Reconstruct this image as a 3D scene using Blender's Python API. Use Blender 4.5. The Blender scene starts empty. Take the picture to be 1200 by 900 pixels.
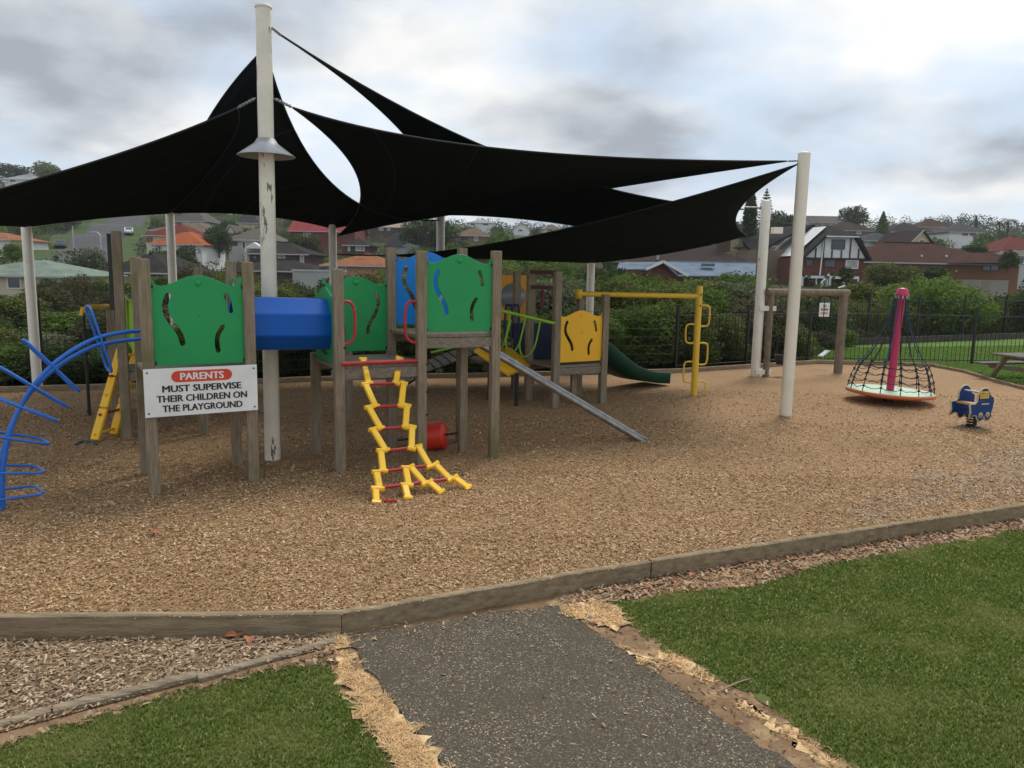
import bpy, bmesh, math, random
import numpy as np
from mathutils import Vector, Matrix

random.seed(7)
S = bpy.context.scene
COL = S.collection
V = Vector

# ------------------------------------------------------------------ camera, sky, sun, exposure
EYE = 2.1                                   # eye height above the bark, metres
PITCH = math.atan(132 / 900)
cam_d = bpy.data.cameras.new('camera')
cam = bpy.data.objects.new('camera', cam_d)
COL.objects.link(cam)
cam.location = (0, 0, EYE)
ROLL = math.radians(1.1)                    # the camera was held slightly askew
cam.rotation_euler = (Matrix.Rotation(math.pi / 2 - PITCH, 3, 'X') @ Matrix.Rotation(ROLL, 3, 'Z')).to_euler()
cam_d.sensor_width = 36
cam_d.lens = 27.0
cam_d.clip_end = 2000
S.camera = cam

SUN_EL, SUN_AZ = math.radians(52), math.radians(28)      # azimuth clockwise from +Y (ahead)
world = bpy.data.worlds.new('World')
S.world = world
world.use_nodes = True
def build_sky():
    nt = world.node_tree
    nt.nodes.clear()
    N, L = nt.nodes.new, nt.links.new
    out = N('ShaderNodeOutputWorld'); bg = N('ShaderNodeBackground'); bg.inputs['Strength'].default_value = 0.1
    sky = N('ShaderNodeTexSky'); sky.sky_type = 'NISHITA'; sky.sun_disc = False
    sky.sun_elevation = SUN_EL; sky.sun_rotation = SUN_AZ; sky.air_density = 1.0; sky.dust_density = 1.5
    tc = N('ShaderNodeTexCoord'); sep = N('ShaderNodeSeparateXYZ'); L(tc.outputs['Generated'], sep.inputs[0])
    add = N('ShaderNodeMath'); add.operation = 'ADD'; add.inputs[1].default_value = 0.30
    mx = N('ShaderNodeMath'); mx.operation = 'MAXIMUM'; mx.inputs[1].default_value = 0.0
    L(sep.outputs['Z'], mx.inputs[0]); L(mx.outputs[0], add.inputs[0])
    def div(s):
        d = N('ShaderNodeMath'); d.operation = 'DIVIDE'; L(sep.outputs[s], d.inputs[0]); L(add.outputs[0], d.inputs[1]); return d
    cmb = N('ShaderNodeCombineXYZ'); L(div('X').outputs[0], cmb.inputs[0]); L(div('Y').outputs[0], cmb.inputs[1])
    def noise(scale, detail, rough, off, dist=0.0):
        mp = N('ShaderNodeMapping'); mp.inputs['Location'].default_value = off; L(cmb.outputs[0], mp.inputs[0])
        n = N('ShaderNodeTexNoise'); n.inputs['Scale'].default_value = scale; n.inputs['Detail'].default_value = detail
        n.inputs['Roughness'].default_value = rough; n.inputs['Distortion'].default_value = dist; L(mp.outputs[0], n.inputs[0]); return n
    n1 = noise(1.5, 9, .5, (5.3, 2.2, 0), .12)      # light and dark masses
    n2 = noise(2.2, 8, .5, (8.4, 5.2, 1.5), .2)      # thin places where the blue shows
    r1 = N('ShaderNodeValToRGB'); L(n1.outputs[0], r1.inputs[0])
    e = r1.color_ramp.elements
    e[0].position = .36; e[0].color = (2.2, 2.42, 2.75, 1)
    e[1].position = .64; e[1].color = (6.6, 6.45, 6.0, 1)
    m = e.new(.455); m.color = (3.65, 3.85, 4.1, 1)
    m = e.new(.53); m.color = (5.15, 5.2, 5.2, 1)
    r2 = N('ShaderNodeValToRGB'); L(n2.outputs[0], r2.inputs[0])
    f = r2.color_ramp.elements; f[0].position = .42; f[0].color = (0.3, 0.3, 0.3, 1); f[1].position = .60; f[1].color = (1, 1, 1, 1)
    sm = N('ShaderNodeMix'); sm.data_type = 'RGBA'; sm.inputs['Factor'].default_value = 0.86      # high thin veil over the blue
    L(sky.outputs[0], sm.inputs['A']); sm.inputs['B'].default_value = (3.5, 4.3, 5.3, 1)
    mix = N('ShaderNodeMix'); mix.data_type = 'RGBA'
    L(r2.outputs[0], mix.inputs['Factor']); L(sm.outputs['Result'], mix.inputs['A']); L(r1.outputs[0], mix.inputs['B'])
    L(mix.outputs['Result'], bg.inputs['Color']); L(bg.outputs[0], out.inputs[0])
build_sky()

sun_d = bpy.data.lights.new('sun', 'SUN'); sun_d.energy = 1.5; sun_d.angle = math.radians(18); sun_d.color = (1, .95, .87)
sun = bpy.data.objects.new('sun', sun_d); COL.objects.link(sun)
sd = V((math.sin(SUN_AZ) * math.cos(SUN_EL), math.cos(SUN_AZ) * math.cos(SUN_EL), math.sin(SUN_EL)))
sun.location = sd * 50
sun.rotation_euler = sd.to_track_quat('Z', 'Y').to_euler()

S.view_settings.view_transform = 'Standard'
S.view_settings.look = 'None'
S.view_settings.exposure = 0.84
S.view_settings.gamma = 1.0
S.render.resolution_x, S.render.resolution_y = 1024, 768

# ------------------------------------------------------------------ survey helpers (photograph -> metres)
CP, SP = math.cos(PITCH), math.sin(PITCH)
CR, SR = math.cos(ROLL), math.sin(ROLL)
def ray(u, v):
    a, b = (u - 600) / 900, (450 - v) / 900
    a, b = a * CR - b * SR, a * SR + b * CR
    return V((a, CP + SP * b, -SP + CP * b))
EP = V((0, 0, EYE))
def g(u, v, z=0.0):                           # where a sight line meets level ground
    r = ray(u, v); return EP + r * ((z - EYE) / r.z)
def at(u, v, d):                              # where it stands d metres ahead
    r = ray(u, v); return EP + r * (d / r.y)
def onplane(u, v, p0, n):
    r = ray(u, v); return EP + r * ((p0 - EP).dot(n) / r.dot(n))
def proj(p):
    dz = p[2] - EYE
    f = p[1] * CP - dz * SP
    a, b = p[0] / f, (p[1] * SP + dz * CP) / f
    return 600 + 900 * (a * CR + b * SR), 450 - 900 * (b * CR - a * SR)

# ------------------------------------------------------------------ materials
MATS = {}
def mat(name, col, rough=.6, var=None, scale=6, bump=0, bscale=40, stretch=None, metal=0, spec=None, dirt=None, dscale=2.0, dlo=.52, dhi=.68, coat=0, dstretch=None):
    if name in MATS: return MATS[name]
    m = bpy.data.materials.new(name); m.use_nodes = True
    nt = m.node_tree; N, L = nt.nodes.new, nt.links.new
    b = nt.nodes['Principled BSDF']
    b.inputs['Base Color'].default_value = (*col, 1); b.inputs['Roughness'].default_value = rough; b.inputs['Metallic'].default_value = metal
    if spec is not None: b.inputs['Specular IOR Level'].default_value = spec
    if coat: b.inputs['Coat Weight'].default_value = coat
    tc = N('ShaderNodeTexCoord'); vec = tc.outputs['Object']
    if stretch:
        mp = N('ShaderNodeMapping'); mp.inputs['Scale'].default_value = stretch; L(vec, mp.inputs[0]); svec = mp.outputs[0]
    else: svec = vec
    last = None
    if var:
        n = N('ShaderNodeTexNoise'); n.inputs['Scale'].default_value = scale; n.inputs['Detail'].default_value = 6; n.inputs['Roughness'].default_value = .62
        L(svec, n.inputs[0])
        r = N('ShaderNodeValToRGB'); L(n.outputs[0], r.inputs[0])
        r.color_ramp.elements[0].position = .32; r.color_ramp.elements[0].color = (*var, 1)
        r.color_ramp.elements[1].position = .66; r.color_ramp.elements[1].color = (*col, 1)
        last = r.outputs[0]
    if dirt:
        n = N('ShaderNodeTexNoise'); n.inputs['Scale'].default_value = dscale; n.inputs['Detail'].default_value = 8; n.inputs['Roughness'].default_value = .65
        if dstretch:
            dm = N('ShaderNodeMapping'); dm.inputs['Scale'].default_value = dstretch; L(vec, dm.inputs[0]); L(dm.outputs[0], n.inputs[0])
        else: L(vec, n.inputs[0])
        mr = N('ShaderNodeMapRange'); mr.inputs[1].default_value = dlo; mr.inputs[2].default_value = dhi; L(n.outputs[0], mr.inputs[0])
        mx = N('ShaderNodeMix'); mx.data_type = 'RGBA'; L(mr.outputs[0], mx.inputs['Factor'])
        if last: L(last, mx.inputs['A'])
        else: mx.inputs['A'].default_value = (*col, 1)
        mx.inputs['B'].default_value = (*dirt, 1); last = mx.outputs['Result']
    if last: L(last, b.inputs['Base Color'])
    if bump:
        n = N('ShaderNodeTexNoise'); n.inputs['Scale'].default_value = bscale; n.inputs['Detail'].default_value = 5; L(svec, n.inputs[0])
        bp = N('ShaderNodeBump'); bp.inputs['Strength'].default_value = bump; bp.inputs['Distance'].default_value = .01
        L(n.outputs[0], bp.inputs['Height']); L(bp.outputs[0], b.inputs['Normal'])
    MATS[name] = m; return m

def attr_mat(name, stops, rough=.7, trans=0.0, spec=.3, patch=None, pscale=.9, plo=.45, phi=.6):
    """colour from a per-piece random value (attribute 'rnd'); patch = (colour) mixed in by a large noise"""
    if name in MATS: return MATS[name]
    m = bpy.data.materials.new(name); m.use_nodes = True
    nt = m.node_tree; N, L = nt.nodes.new, nt.links.new
    b = nt.nodes['Principled BSDF']; b.inputs['Roughness'].default_value = rough; b.inputs['Specular IOR Level'].default_value = spec
    a = N('ShaderNodeAttribute'); a.attribute_name = 'rnd'
    r = N('ShaderNodeValToRGB'); L(a.outputs['Fac'], r.inputs[0])
    els = r.color_ramp.elements
    els[0].position = stops[0][0]; els[0].color = (*stops[0][1], 1)
    els[1].position = stops[-1][0]; els[1].color = (*stops[-1][1], 1)
    for p, c in stops[1:-1]: els.new(p).color = (*c, 1)
    c = r.outputs[0]
    if patch:
        ge = N('ShaderNodeNewGeometry')
        n = N('ShaderNodeTexNoise'); n.inputs['Scale'].default_value = pscale; n.inputs['Detail'].default_value = 5; L(ge.outputs['Position'], n.inputs[0])
        mr = N('ShaderNodeMapRange'); mr.inputs[1].default_value = plo; mr.inputs[2].default_value = phi; mr.inputs[4].default_value = .75; L(n.outputs[0], mr.inputs[0])
        mx = N('ShaderNodeMix'); mx.data_type = 'RGBA'; L(mr.outputs[0], mx.inputs['Factor']); L(c, mx.inputs['A']); mx.inputs['B'].default_value = (*patch, 1)
        c = mx.outputs['Result']
    L(c, b.inputs['Base Color'])
    if trans:
        t = N('ShaderNodeBsdfTranslucent'); L(c, t.inputs['Color'])
        ms = N('ShaderNodeMixShader'); ms.inputs[0].default_value = trans
        L(b.outputs[0], ms.inputs[1]); L(t.outputs[0], ms.inputs[2]); L(ms.outputs[0], nt.nodes['Material Output'].inputs[0])
    MATS[name] = m; return m

def speckle(name, base, specks, scale=90, rough=.85, big=None, bump=.4, bigscale=.5):
    """ground of many small pieces seen from afar: voronoi cells each with a colour of its own"""
    m = bpy.data.materials.new(name); m.use_nodes = True
    nt = m.node_tree; N, L = nt.nodes.new, nt.links.new
    b = nt.nodes['Principled BSDF']; b.inputs['Roughness'].default_value = rough; b.inputs['Specular IOR Level'].default_value = .2
    tc = N('ShaderNodeTexCoord')
    vo = N('ShaderNodeTexVoronoi'); vo.inputs['Scale'].default_value = scale; vo.inputs['Randomness'].default_value = 1; L(tc.outputs['Object'], vo.inputs[0])
    sp = N('ShaderNodeSeparateColor'); L(vo.outputs['Color'], sp.inputs[0])
    r = N('ShaderNodeValToRGB'); L(sp.outputs[0], r.inputs[0]); els = r.color_ramp.elements
    els[0].position = 0; els[0].color = (*base, 1); els[1].position = 1; els[1].color = (*specks[-1][1], 1)
    for p, c in specks[:-1]: els.new(p).color = (*c, 1)
    c = r.outputs[0]
    if big:
        n = N('ShaderNodeTexNoise'); n.inputs['Scale'].default_value = bigscale; n.inputs['Detail'].default_value = 6; L(tc.outputs['Object'], n.inputs[0])
        mr = N('ShaderNodeMapRange'); mr.inputs[1].default_value = .42; mr.inputs[2].default_value = .66; mr.inputs[4].default_value = .6; L(n.outputs[0], mr.inputs[0])
        mx = N('ShaderNodeMix'); mx.data_type = 'RGBA'; L(mr.outputs[0], mx.inputs['Factor']); L(c, mx.inputs['A']); mx.inputs['B'].default_value = (*big, 1); c = mx.outputs['Result']
    L(c, b.inputs['Base Color'])
    bp = N('ShaderNodeBump'); bp.inputs['Strength'].default_value = bump; bp.inputs['Distance'].default_value = .012
    L(vo.outputs['Distance'], bp.inputs['Height']); L(bp.outputs[0], b.inputs['Normal'])
    MATS[name] = m; return m

WOOD = mat('weathered_post_timber', (.33, .265, .185), .85, (.185, .145, .10), 7, .5, 30, (9, 9, .7), spec=.2, dirt=(.17, .155, .075), dscale=1.6)
DECK = mat('deck_timber', (.29, .245, .185), .85, (.16, .135, .10), 6, .5, 30, (1, 8, 8), spec=.2)
SLEEPER = mat('sleeper_timber', (.36, .275, .175), .88, (.19, .145, .09), 4, .7, 22, (.9, 7, 7), spec=.1, dirt=(.23, .185, .10), dscale=1.2)
OLDWOOD = mat('bleached_timber', (.36, .29, .20), .9, (.17, .13, .09), 5, .8, 22, (.8, 8, 8), spec=.2)
LOG = mat('log_timber', (.265, .21, .15), .88, (.155, .12, .085), 6, .5, 30, (1, 6, 1), spec=.2)
POLE = mat('cream_pole_paint', (.80, .74, .60), .5, (.66, .61, .50), 3, .1, 60, dirt=(.15, .12, .08), dscale=3.6, dlo=.60, dhi=.615, dstretch=(2.2, 2.2, .55))
POLE_R = mat('clean_cream_paint', (.82, .76, .62), .5, (.74, .68, .54), 3, .1, 60, dirt=(.3, .25, .18), dscale=4, dlo=.69, dhi=.71, dstretch=(2, 2, .7))
POLE_W = mat('white_pole_paint', (.86, .82, .72), .5, (.78, .74, .63), 3, .1, 60, dirt=(.2, .17, .13), dscale=4, dlo=.64, dhi=.67, dstretch=(2, 2, .6))
SAIL = mat('black_shade_cloth', (.0105, .015, .0145), .95, (.008, .012, .0115), 3, .15, 300, spec=.05)
HEM = mat('sail_hem', (.016, .018, .018), .8)
GREEN = mat('green_plastic', (.003, .32, .082), .40, (.003, .275, .07), 2, .05, 80, dirt=(.06, .22, .09), dscale=4, dlo=.56, dhi=.8)
BLUEP = mat('light_blue_plastic', (.004, .22, .70), .42, (.004, .19, .62), 2, .05, 80)
TUBEBLUE = mat('blue_tunnel_plastic', (.002, .11, .50), .32, (.002, .095, .44), 2, .04, 60, spec=.3)
YELLOWP = mat('yellow_plastic', (.93, .50, .010), .45, (.88, .46, .010), 2, .05, 80, dirt=(.35, .19, .04), dscale=4, dlo=.62, dhi=.8)
ORANGEP = mat('orange_yellow_plastic', (.90, .40, .014), .5, (.68, .28, .012), 2)
LINK = mat('yellow_link_plastic', (.95, .55, .010), .42, (.90, .50, .010), 6, .05, 80, dirt=(.35, .2, .04), dscale=7, dlo=.62, dhi=.8)
YPAINT = mat('yellow_paint', (.82, .52, .035), .45, (.74, .46, .03), 4, dirt=(.3, .2, .06), dscale=5, dlo=.62, dhi=.72)
REDPAINT = mat('red_paint', (.44, .020, .026), .45, (.34, .018, .022), 12, dirt=(.25, .12, .1), dscale=14, dlo=.6, dhi=.75)
REDPL = mat('red_plastic', (.68, .040, .018), .4, (.60, .034, .016), 3)
BLUEPAINT = mat('blue_paint', (.012, .15, .58), .38, (.010, .12, .50), 8, .05, 60, dirt=(.05, .07, .14), dscale=7, dlo=.62, dhi=.75)
LIME = mat('lime_paint', (.26, .50, .02), .45, (.2, .40, .02), 6)
STEEL = mat('galvanised_steel', (.34, .33, .31), .42, (.20, .19, .18), 10, metal=.8)
DULLSTEEL = mat('dull_steel_sheet', (.50, .50, .50), .5, (.40, .40, .40), 5, metal=.5)
DARKMETAL = mat('black_metal', (.014, .015, .015), .55)
RUBBER = mat('black_rubber', (.012, .012, .012), .75)
SLIDEG = mat('dark_green_plastic', (.006, .05, .027), .6, (.005, .04, .022), 3, spec=.15)
NAVY = mat('navy_plastic', (.010, .022, .062), .5)
SPRBLUE = mat('springer_blue', (.004, .05, .20), .5, (.004, .04, .165), 5, spec=.25)
EDGECREAM = mat('springer_cut_edge', (.55, .45, .24), .6)
PINK = mat('pink_paint', (.56, .03, .115), .42, (.48, .026, .10), 4)
MINT = mat('mint_deck', (.52, .66, .48), .6, (.42, .57, .40), 5)
ORANGE = mat('orange_rim', (.62, .16, .05), .5)
ROPE = mat('dark_rope', (.018, .024, .032), .85)
ROPEBLUE = mat('blue_rope', (.012, .07, .16), .8)
SIGNW = mat('sign_white', (.86, .86, .84), .4, (.74, .74, .71), 3)
SIGNR = mat('sign_red', (.66, .05, .022), .45)
SIGNK = mat('sign_black', (.012, .012, .012), .5)
BUBBLE = mat('scratched_clear_plastic', (.26, .30, .29), .25, (.20, .24, .23), 4, spec=.6)
GLASS = mat('window_glass', (.03, .035, .04), .12, spec=.7)
CURTAIN = mat('window_curtained', (.42, .42, .40), .35, (.22, .23, .23), 1.5)

# ------------------------------------------------------------------ building blocks
def put(name, mesh, m, parent=None, loc=None):
    o = bpy.data.objects.new(name, mesh); COL.objects.link(o)
    if m is not None and not mesh.materials: mesh.materials.append(m)
    if parent is not None: o.parent = parent
    if loc is not None: o.location = loc
    return o
def tag(o, label, cat, group=None):
    o['label'] = label; o['category'] = cat
    if group: o['group'] = group
    return o
def thing(name, label, cat, loc=(0, 0, 0), group=None, rz=0):
    o = bpy.data.objects.new(name, None); COL.objects.link(o); o.location = loc; o.rotation_euler = (0, 0, rz)
    o.empty_display_size = .2
    return tag(o, label, cat, group)

class MB:
    def __init__(s): s.v = []; s.f = []; s.sm = []
    def add(s, vs, fs, smooth=False):
        n = len(s.v); s.v += [tuple(p) for p in vs]
        s.f += [tuple(i + n for i in q) for q in fs]; s.sm += [smooth] * len(fs); return s
    def box(s, c, size, rz=0, M=None):
        x, y, z = size[0] / 2, size[1] / 2, size[2] / 2
        R = M or Matrix.Rotation(rz, 3, 'Z'); c = V(c)
        P = [c + R @ V((i * x, j * y, k * z)) for k in (-1, 1) for i, j in ((-1, -1), (1, -1), (1, 1), (-1, 1))]
        return s.add(P, [(3, 2, 1, 0), (4, 5, 6, 7), (0, 1, 5, 4), (1, 2, 6, 5), (2, 3, 7, 6), (3, 0, 4, 7)])
    def beam(s, p0, p1, w, h, upv=None):
        p0, p1 = V(p0), V(p1); d = (p1 - p0); l = d.length; d.normalize()
        u = V(upv) if upv is not None else (V((0, 0, 1)) if abs(d.z) < .95 else V((1, 0, 0)))
        side = d.cross(u).normalized(); up = side.cross(d)
        M = Matrix((d, side, up)).transposed()
        return s.box((p0 + p1) / 2, (l, w, h), M=M)
    def tube(s, pts, r, n=8, closed=False, caps=True, r1=None):
        pts = [V(p) for p in pts]; k = len(pts); rings = []
        prev = None
        for i, p in enumerate(pts):
            if closed: t = pts[(i + 1) % k] - pts[i - 1]
            else: t = pts[min(i + 1, k - 1)] - pts[max(i - 1, 0)]
            t.normalize()
            if prev is None:
                a = V((0, 0, 1)) if abs(t.z) < .9 else V((1, 0, 0)); x = t.cross(a).normalized()
            else: x = (prev - t * prev.dot(t)).normalized()
            prev = x; y = t.cross(x)
            rr = r if r1 is None else r + (r1 - r) * i / (k - 1)
            rings.append([p + (x * math.cos(q) + y * math.sin(q)) * rr for q in [2 * math.pi * j / n for j in range(n)]])
        vs = [p for ring in rings for p in ring]; fs = []
        for i in range(k if closed else k - 1):
            a, b = i * n, ((i + 1) % k) * n
            fs += [(a + j, a + (j + 1) % n, b + (j + 1) % n, b + j) for j in range(n)]
        s.add(vs, fs, True)
        if caps and not closed:
            s.add(rings[0], [tuple(reversed(range(n)))]); s.add(rings[-1], [tuple(range(n))])
        return s
    def lathe(s, c, prof, n=24, smooth=True, axis=None):
        M = Matrix.Identity(3) if axis is None else V(axis).to_track_quat('Z', 'Y').to_matrix()
        c = V(c); vs = []
        for r, z in prof: vs += [c + M @ V((r * math.cos(2 * math.pi * j / n), r * math.sin(2 * math.pi * j / n), z)) for j in range(n)]
        fs = []
        for i in range(len(prof) - 1):
            fs += [(i * n + j, i * n + (j + 1) % n, (i + 1) * n + (j + 1) % n, (i + 1) * n + j) for j in range(n)]
        return s.add(vs, fs, smooth)
    def mesh(s, name, org=(0, 0, 0)):
        me = bpy.data.meshes.new(name); ox, oy, oz = org
        me.from_pydata([(a - ox, b - oy, c - oz) for a, b, c in s.v], [], s.f)
        me.polygons.foreach_set('use_smooth', s.sm); me.update(); return me
    def build(s, name, m, parent=None, bevel=0):
        """parts: vertices in metres of the place, stored relative to the parent's origin; tops: origin at own base"""
        if parent is not None:
            o = parent; q = V((0, 0, 0))
            while o is not None: q += V(o.location); o = o.parent
            ob = put(name, s.mesh(name, q), m, parent)
        else:
            a = np.array(s.v); q = ((a[:, 0].min() + a[:, 0].max()) / 2, (a[:, 1].min() + a[:, 1].max()) / 2, a[:, 2].min())
            ob = put(name, s.mesh(name, q), m, None, q)
        if bevel: md = ob.modifiers.new('bevel', 'BEVEL'); md.width = bevel; md.segments = 1; md.limit_method = 'ANGLE'
        return ob

def smooth_path(pts, n=6):
    P = [V(p) for p in pts]; out = []
    for i in range(len(P) - 1):
        p0, p1, p2, p3 = P[max(i - 1, 0)], P[i], P[i + 1], P[min(i + 2, len(P) - 1)]
        for k in range(n):
            t = k / n
            out.append(.5 * ((2 * p1) + (p2 - p0) * t + (2 * p0 - 5 * p1 + 4 * p2 - p3) * t * t + (3 * p1 - p0 - 3 * p2 + p3) * t ** 3))
    return out + [P[-1]]

def flat_shape(loops, thick, bevel=.0):
    """plate cut from a board: first loop is the outline, the rest holes. Returns mesh in its own xy plane, thick in z"""
    cu = bpy.data.curves.new('c', 'CURVE'); cu.dimensions = '2D'; cu.fill_mode = 'BOTH'; cu.extrude = thick / 2 - bevel; cu.bevel_depth = bevel; cu.bevel_resolution = 1
    for lp in loops:
        sp = cu.splines.new('POLY'); sp.points.add(len(lp) - 1); sp.use_cyclic_u = True
        for p, q in zip(sp.points, lp): p.co = (q[0], q[1], 0, 1)
    ob = bpy.data.objects.new('c', cu); me = bpy.data.meshes.new_from_object(ob)
    bpy.data.objects.remove(ob); bpy.data.curves.remove(cu); return me
def text_mesh(txt, size, bold=.0, sx=1.0, thick=.001):
    cu = bpy.data.curves.new('t', 'FONT'); cu.body = txt; cu.size = size; cu.align_x = 'CENTER'; cu.align_y = 'CENTER'; cu.offset = bold; cu.extrude = thick; cu.resolution_u = 3
    ob = bpy.data.objects.new('t', cu); me = bpy.data.meshes.new_from_object(ob)
    bpy.data.objects.remove(ob); bpy.data.curves.remove(cu)
    me.transform(Matrix.Diagonal((sx, 1, 1, 1))); return me
def stand(me, origin, xdir, parent, name, m, updir=(0, 0, 1), off=0.0):
    """stand a flat mesh upright: its x along xdir, its y along updir"""
    x = V(xdir).normalized(); y = V(updir); y = (y - x * y.dot(x)).normalized(); n = x.cross(y)
    q = V((0, 0, 0)); o = parent
    while o is not None: q += V(o.location); o = o.parent
    M = Matrix.Translation(V(origin) + n * off - q) @ Matrix((x, y, n)).transposed().to_4x4()
    me.transform(M); me.name = name; me.materials.clear()
    return put(name, me, m, parent)
def capsule(pts, r, n=6):
    """outline of a rounded slot along a 2D polyline"""
    P = [V((p[0], p[1])) for p in pts]; L, R = [], []
    for i, p in enumerate(P):
        t = (P[min(i + 1, len(P) - 1)] - P[max(i - 1, 0)]).normalized(); nn = V((-t.y, t.x))
        L.append(p + nn * r); R.append(p - nn * r)
    def cap(c, a): return [c + V((math.cos(q), math.sin(q))) * r for q in [a + math.pi * (k + 1) / (n + 1) for k in range(n)]]
    t1 = P[-1] - P[-2]; t0 = P[0] - P[1]
    return R + cap(P[-1], math.atan2(t1.y, t1.x) - math.pi / 2) + L[::-1] + cap(P[0], math.atan2(t0.y, t0.x) - math.pi / 2)
def big_mesh(name, co, faces, rnd=None, smooth=False):
    """fast mesh from numpy: co (n,3), faces (m,k)"""
    me = bpy.data.meshes.new(name); k = faces.shape[1]
    me.vertices.add(len(co)); me.vertices.foreach_set('co', co.astype(np.float32).ravel())
    me.loops.add(faces.size); me.loops.foreach_set('vertex_index', faces.astype(np.int32).ravel())
    me.polygons.add(len(faces)); me.polygons.foreach_set('loop_start', np.arange(0, faces.size, k, dtype=np.int32))
    me.polygons.foreach_set('loop_total', np.full(len(faces), k, dtype=np.int32))
    if smooth: me.polygons.foreach_set('use_smooth', np.ones(len(faces), bool))
    if rnd is not None:
        a = me.attributes.new('rnd', 'FLOAT', 'POINT'); a.data.foreach_set('value', rnd.astype(np.float32))
    me.update(calc_edges=True); return me
def inpoly(x, y, poly):
    r = np.zeros(x.shape, bool); n = len(poly)
    for i in range(n):
        x0, y0 = poly[i][0], poly[i][1]; x1, y1 = poly[i - 1][0], poly[i - 1][1]
        c = ((y0 > y) != (y1 > y))
        with np.errstate(divide='ignore', invalid='ignore'):
            r ^= c & (x < (x1 - x0) * (y - y0) / (y1 - y0) + x0)
    return r
def ragged(poly, step=.12, amp=.03, seed=1):
    rr = random.Random(seed); out = []
    for i in range(len(poly)):
        a, b = V(poly[i][:2]), V(poly[(i + 1) % len(poly)][:2]); n = max(1, int((b - a).length / step))
        for k in range(n):
            p = a.lerp(b, k / n); out.append((p.x + rr.uniform(-amp, amp), p.y + rr.uniform(-amp, amp)))
    return out
def sheet(name, poly, z, m, kind='structure'):
    bm = bmesh.new(); f = bm.faces.new([bm.verts.new((p[0], p[1], z)) for p in poly]); f.normal_update()
    if f.normal.z < 0: f.normal_flip()
    bmesh.ops.triangulate(bm, faces=bm.faces[:])
    me = bpy.data.meshes.new(name); bm.to_mesh(me); bm.free()
    o = put(name, me, m); o['kind'] = kind; return o

# ------------------------------------------------------------------ the land: valley and hill
HOUSES = []        # filled below, before the ground is raised
def zc(d, u):      # height of open ground seen d metres ahead in direction u
    ds = [0, 20, 30, 45, 60, 80, 120, 160, 200, 260, 330, 450]
    left = [-.15, -.15, -.6, -1.2, -1.2, -.6, 2.6, 7.5, 14, 26, 33, 36]
    mid = [-.15, -.15, -.6, -1.4, -1.5, -1.0, 1.6, 5.5, 9.5, 14, 16, 17]
    right = [-.15, -.15, -.3, -.8, -1.0, -.3, 2.0, 5.0, 9.0, 14.5, 16.5, 17.5]
    us = np.clip(u, 0, 1200)
    L, Mi, R = np.interp(d, ds, left), np.interp(d, ds, mid), np.interp(d, ds, right)
    return np.where(us < 420, L + (Mi - L) * np.clip((us - 60) / 360, 0, 1), Mi + (R - Mi) * np.clip((us - 420) / 500, 0, 1))
ANCH = []
def hz(x, y):
    x, y = np.asarray(x, float), np.asarray(y, float)
    d = np.maximum(y, 1.0); u = 600 + 900 * x / d
    z = zc(y, u); num = np.zeros_like(z); den = np.full_like(z, .25)
    for ax, ay, az, ar, w in ANCH:
        k = w * np.exp(-((x - ax) ** 2 + (y - ay) ** 2) / (ar * ar)); num += k * az; den += k
    return (num + .25 * z) / den * np.clip((y - 19) / 14, 0, 1) + z * (1 - np.clip((y - 19) / 14, 0, 1))
ROADC = [at(78, 322, 95), at(92, 306, 112), at(103, 292, 132), at(118, 277, 160), at(138, 264, 190), at(160, 254, 225), at(185, 246, 262)]

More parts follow.
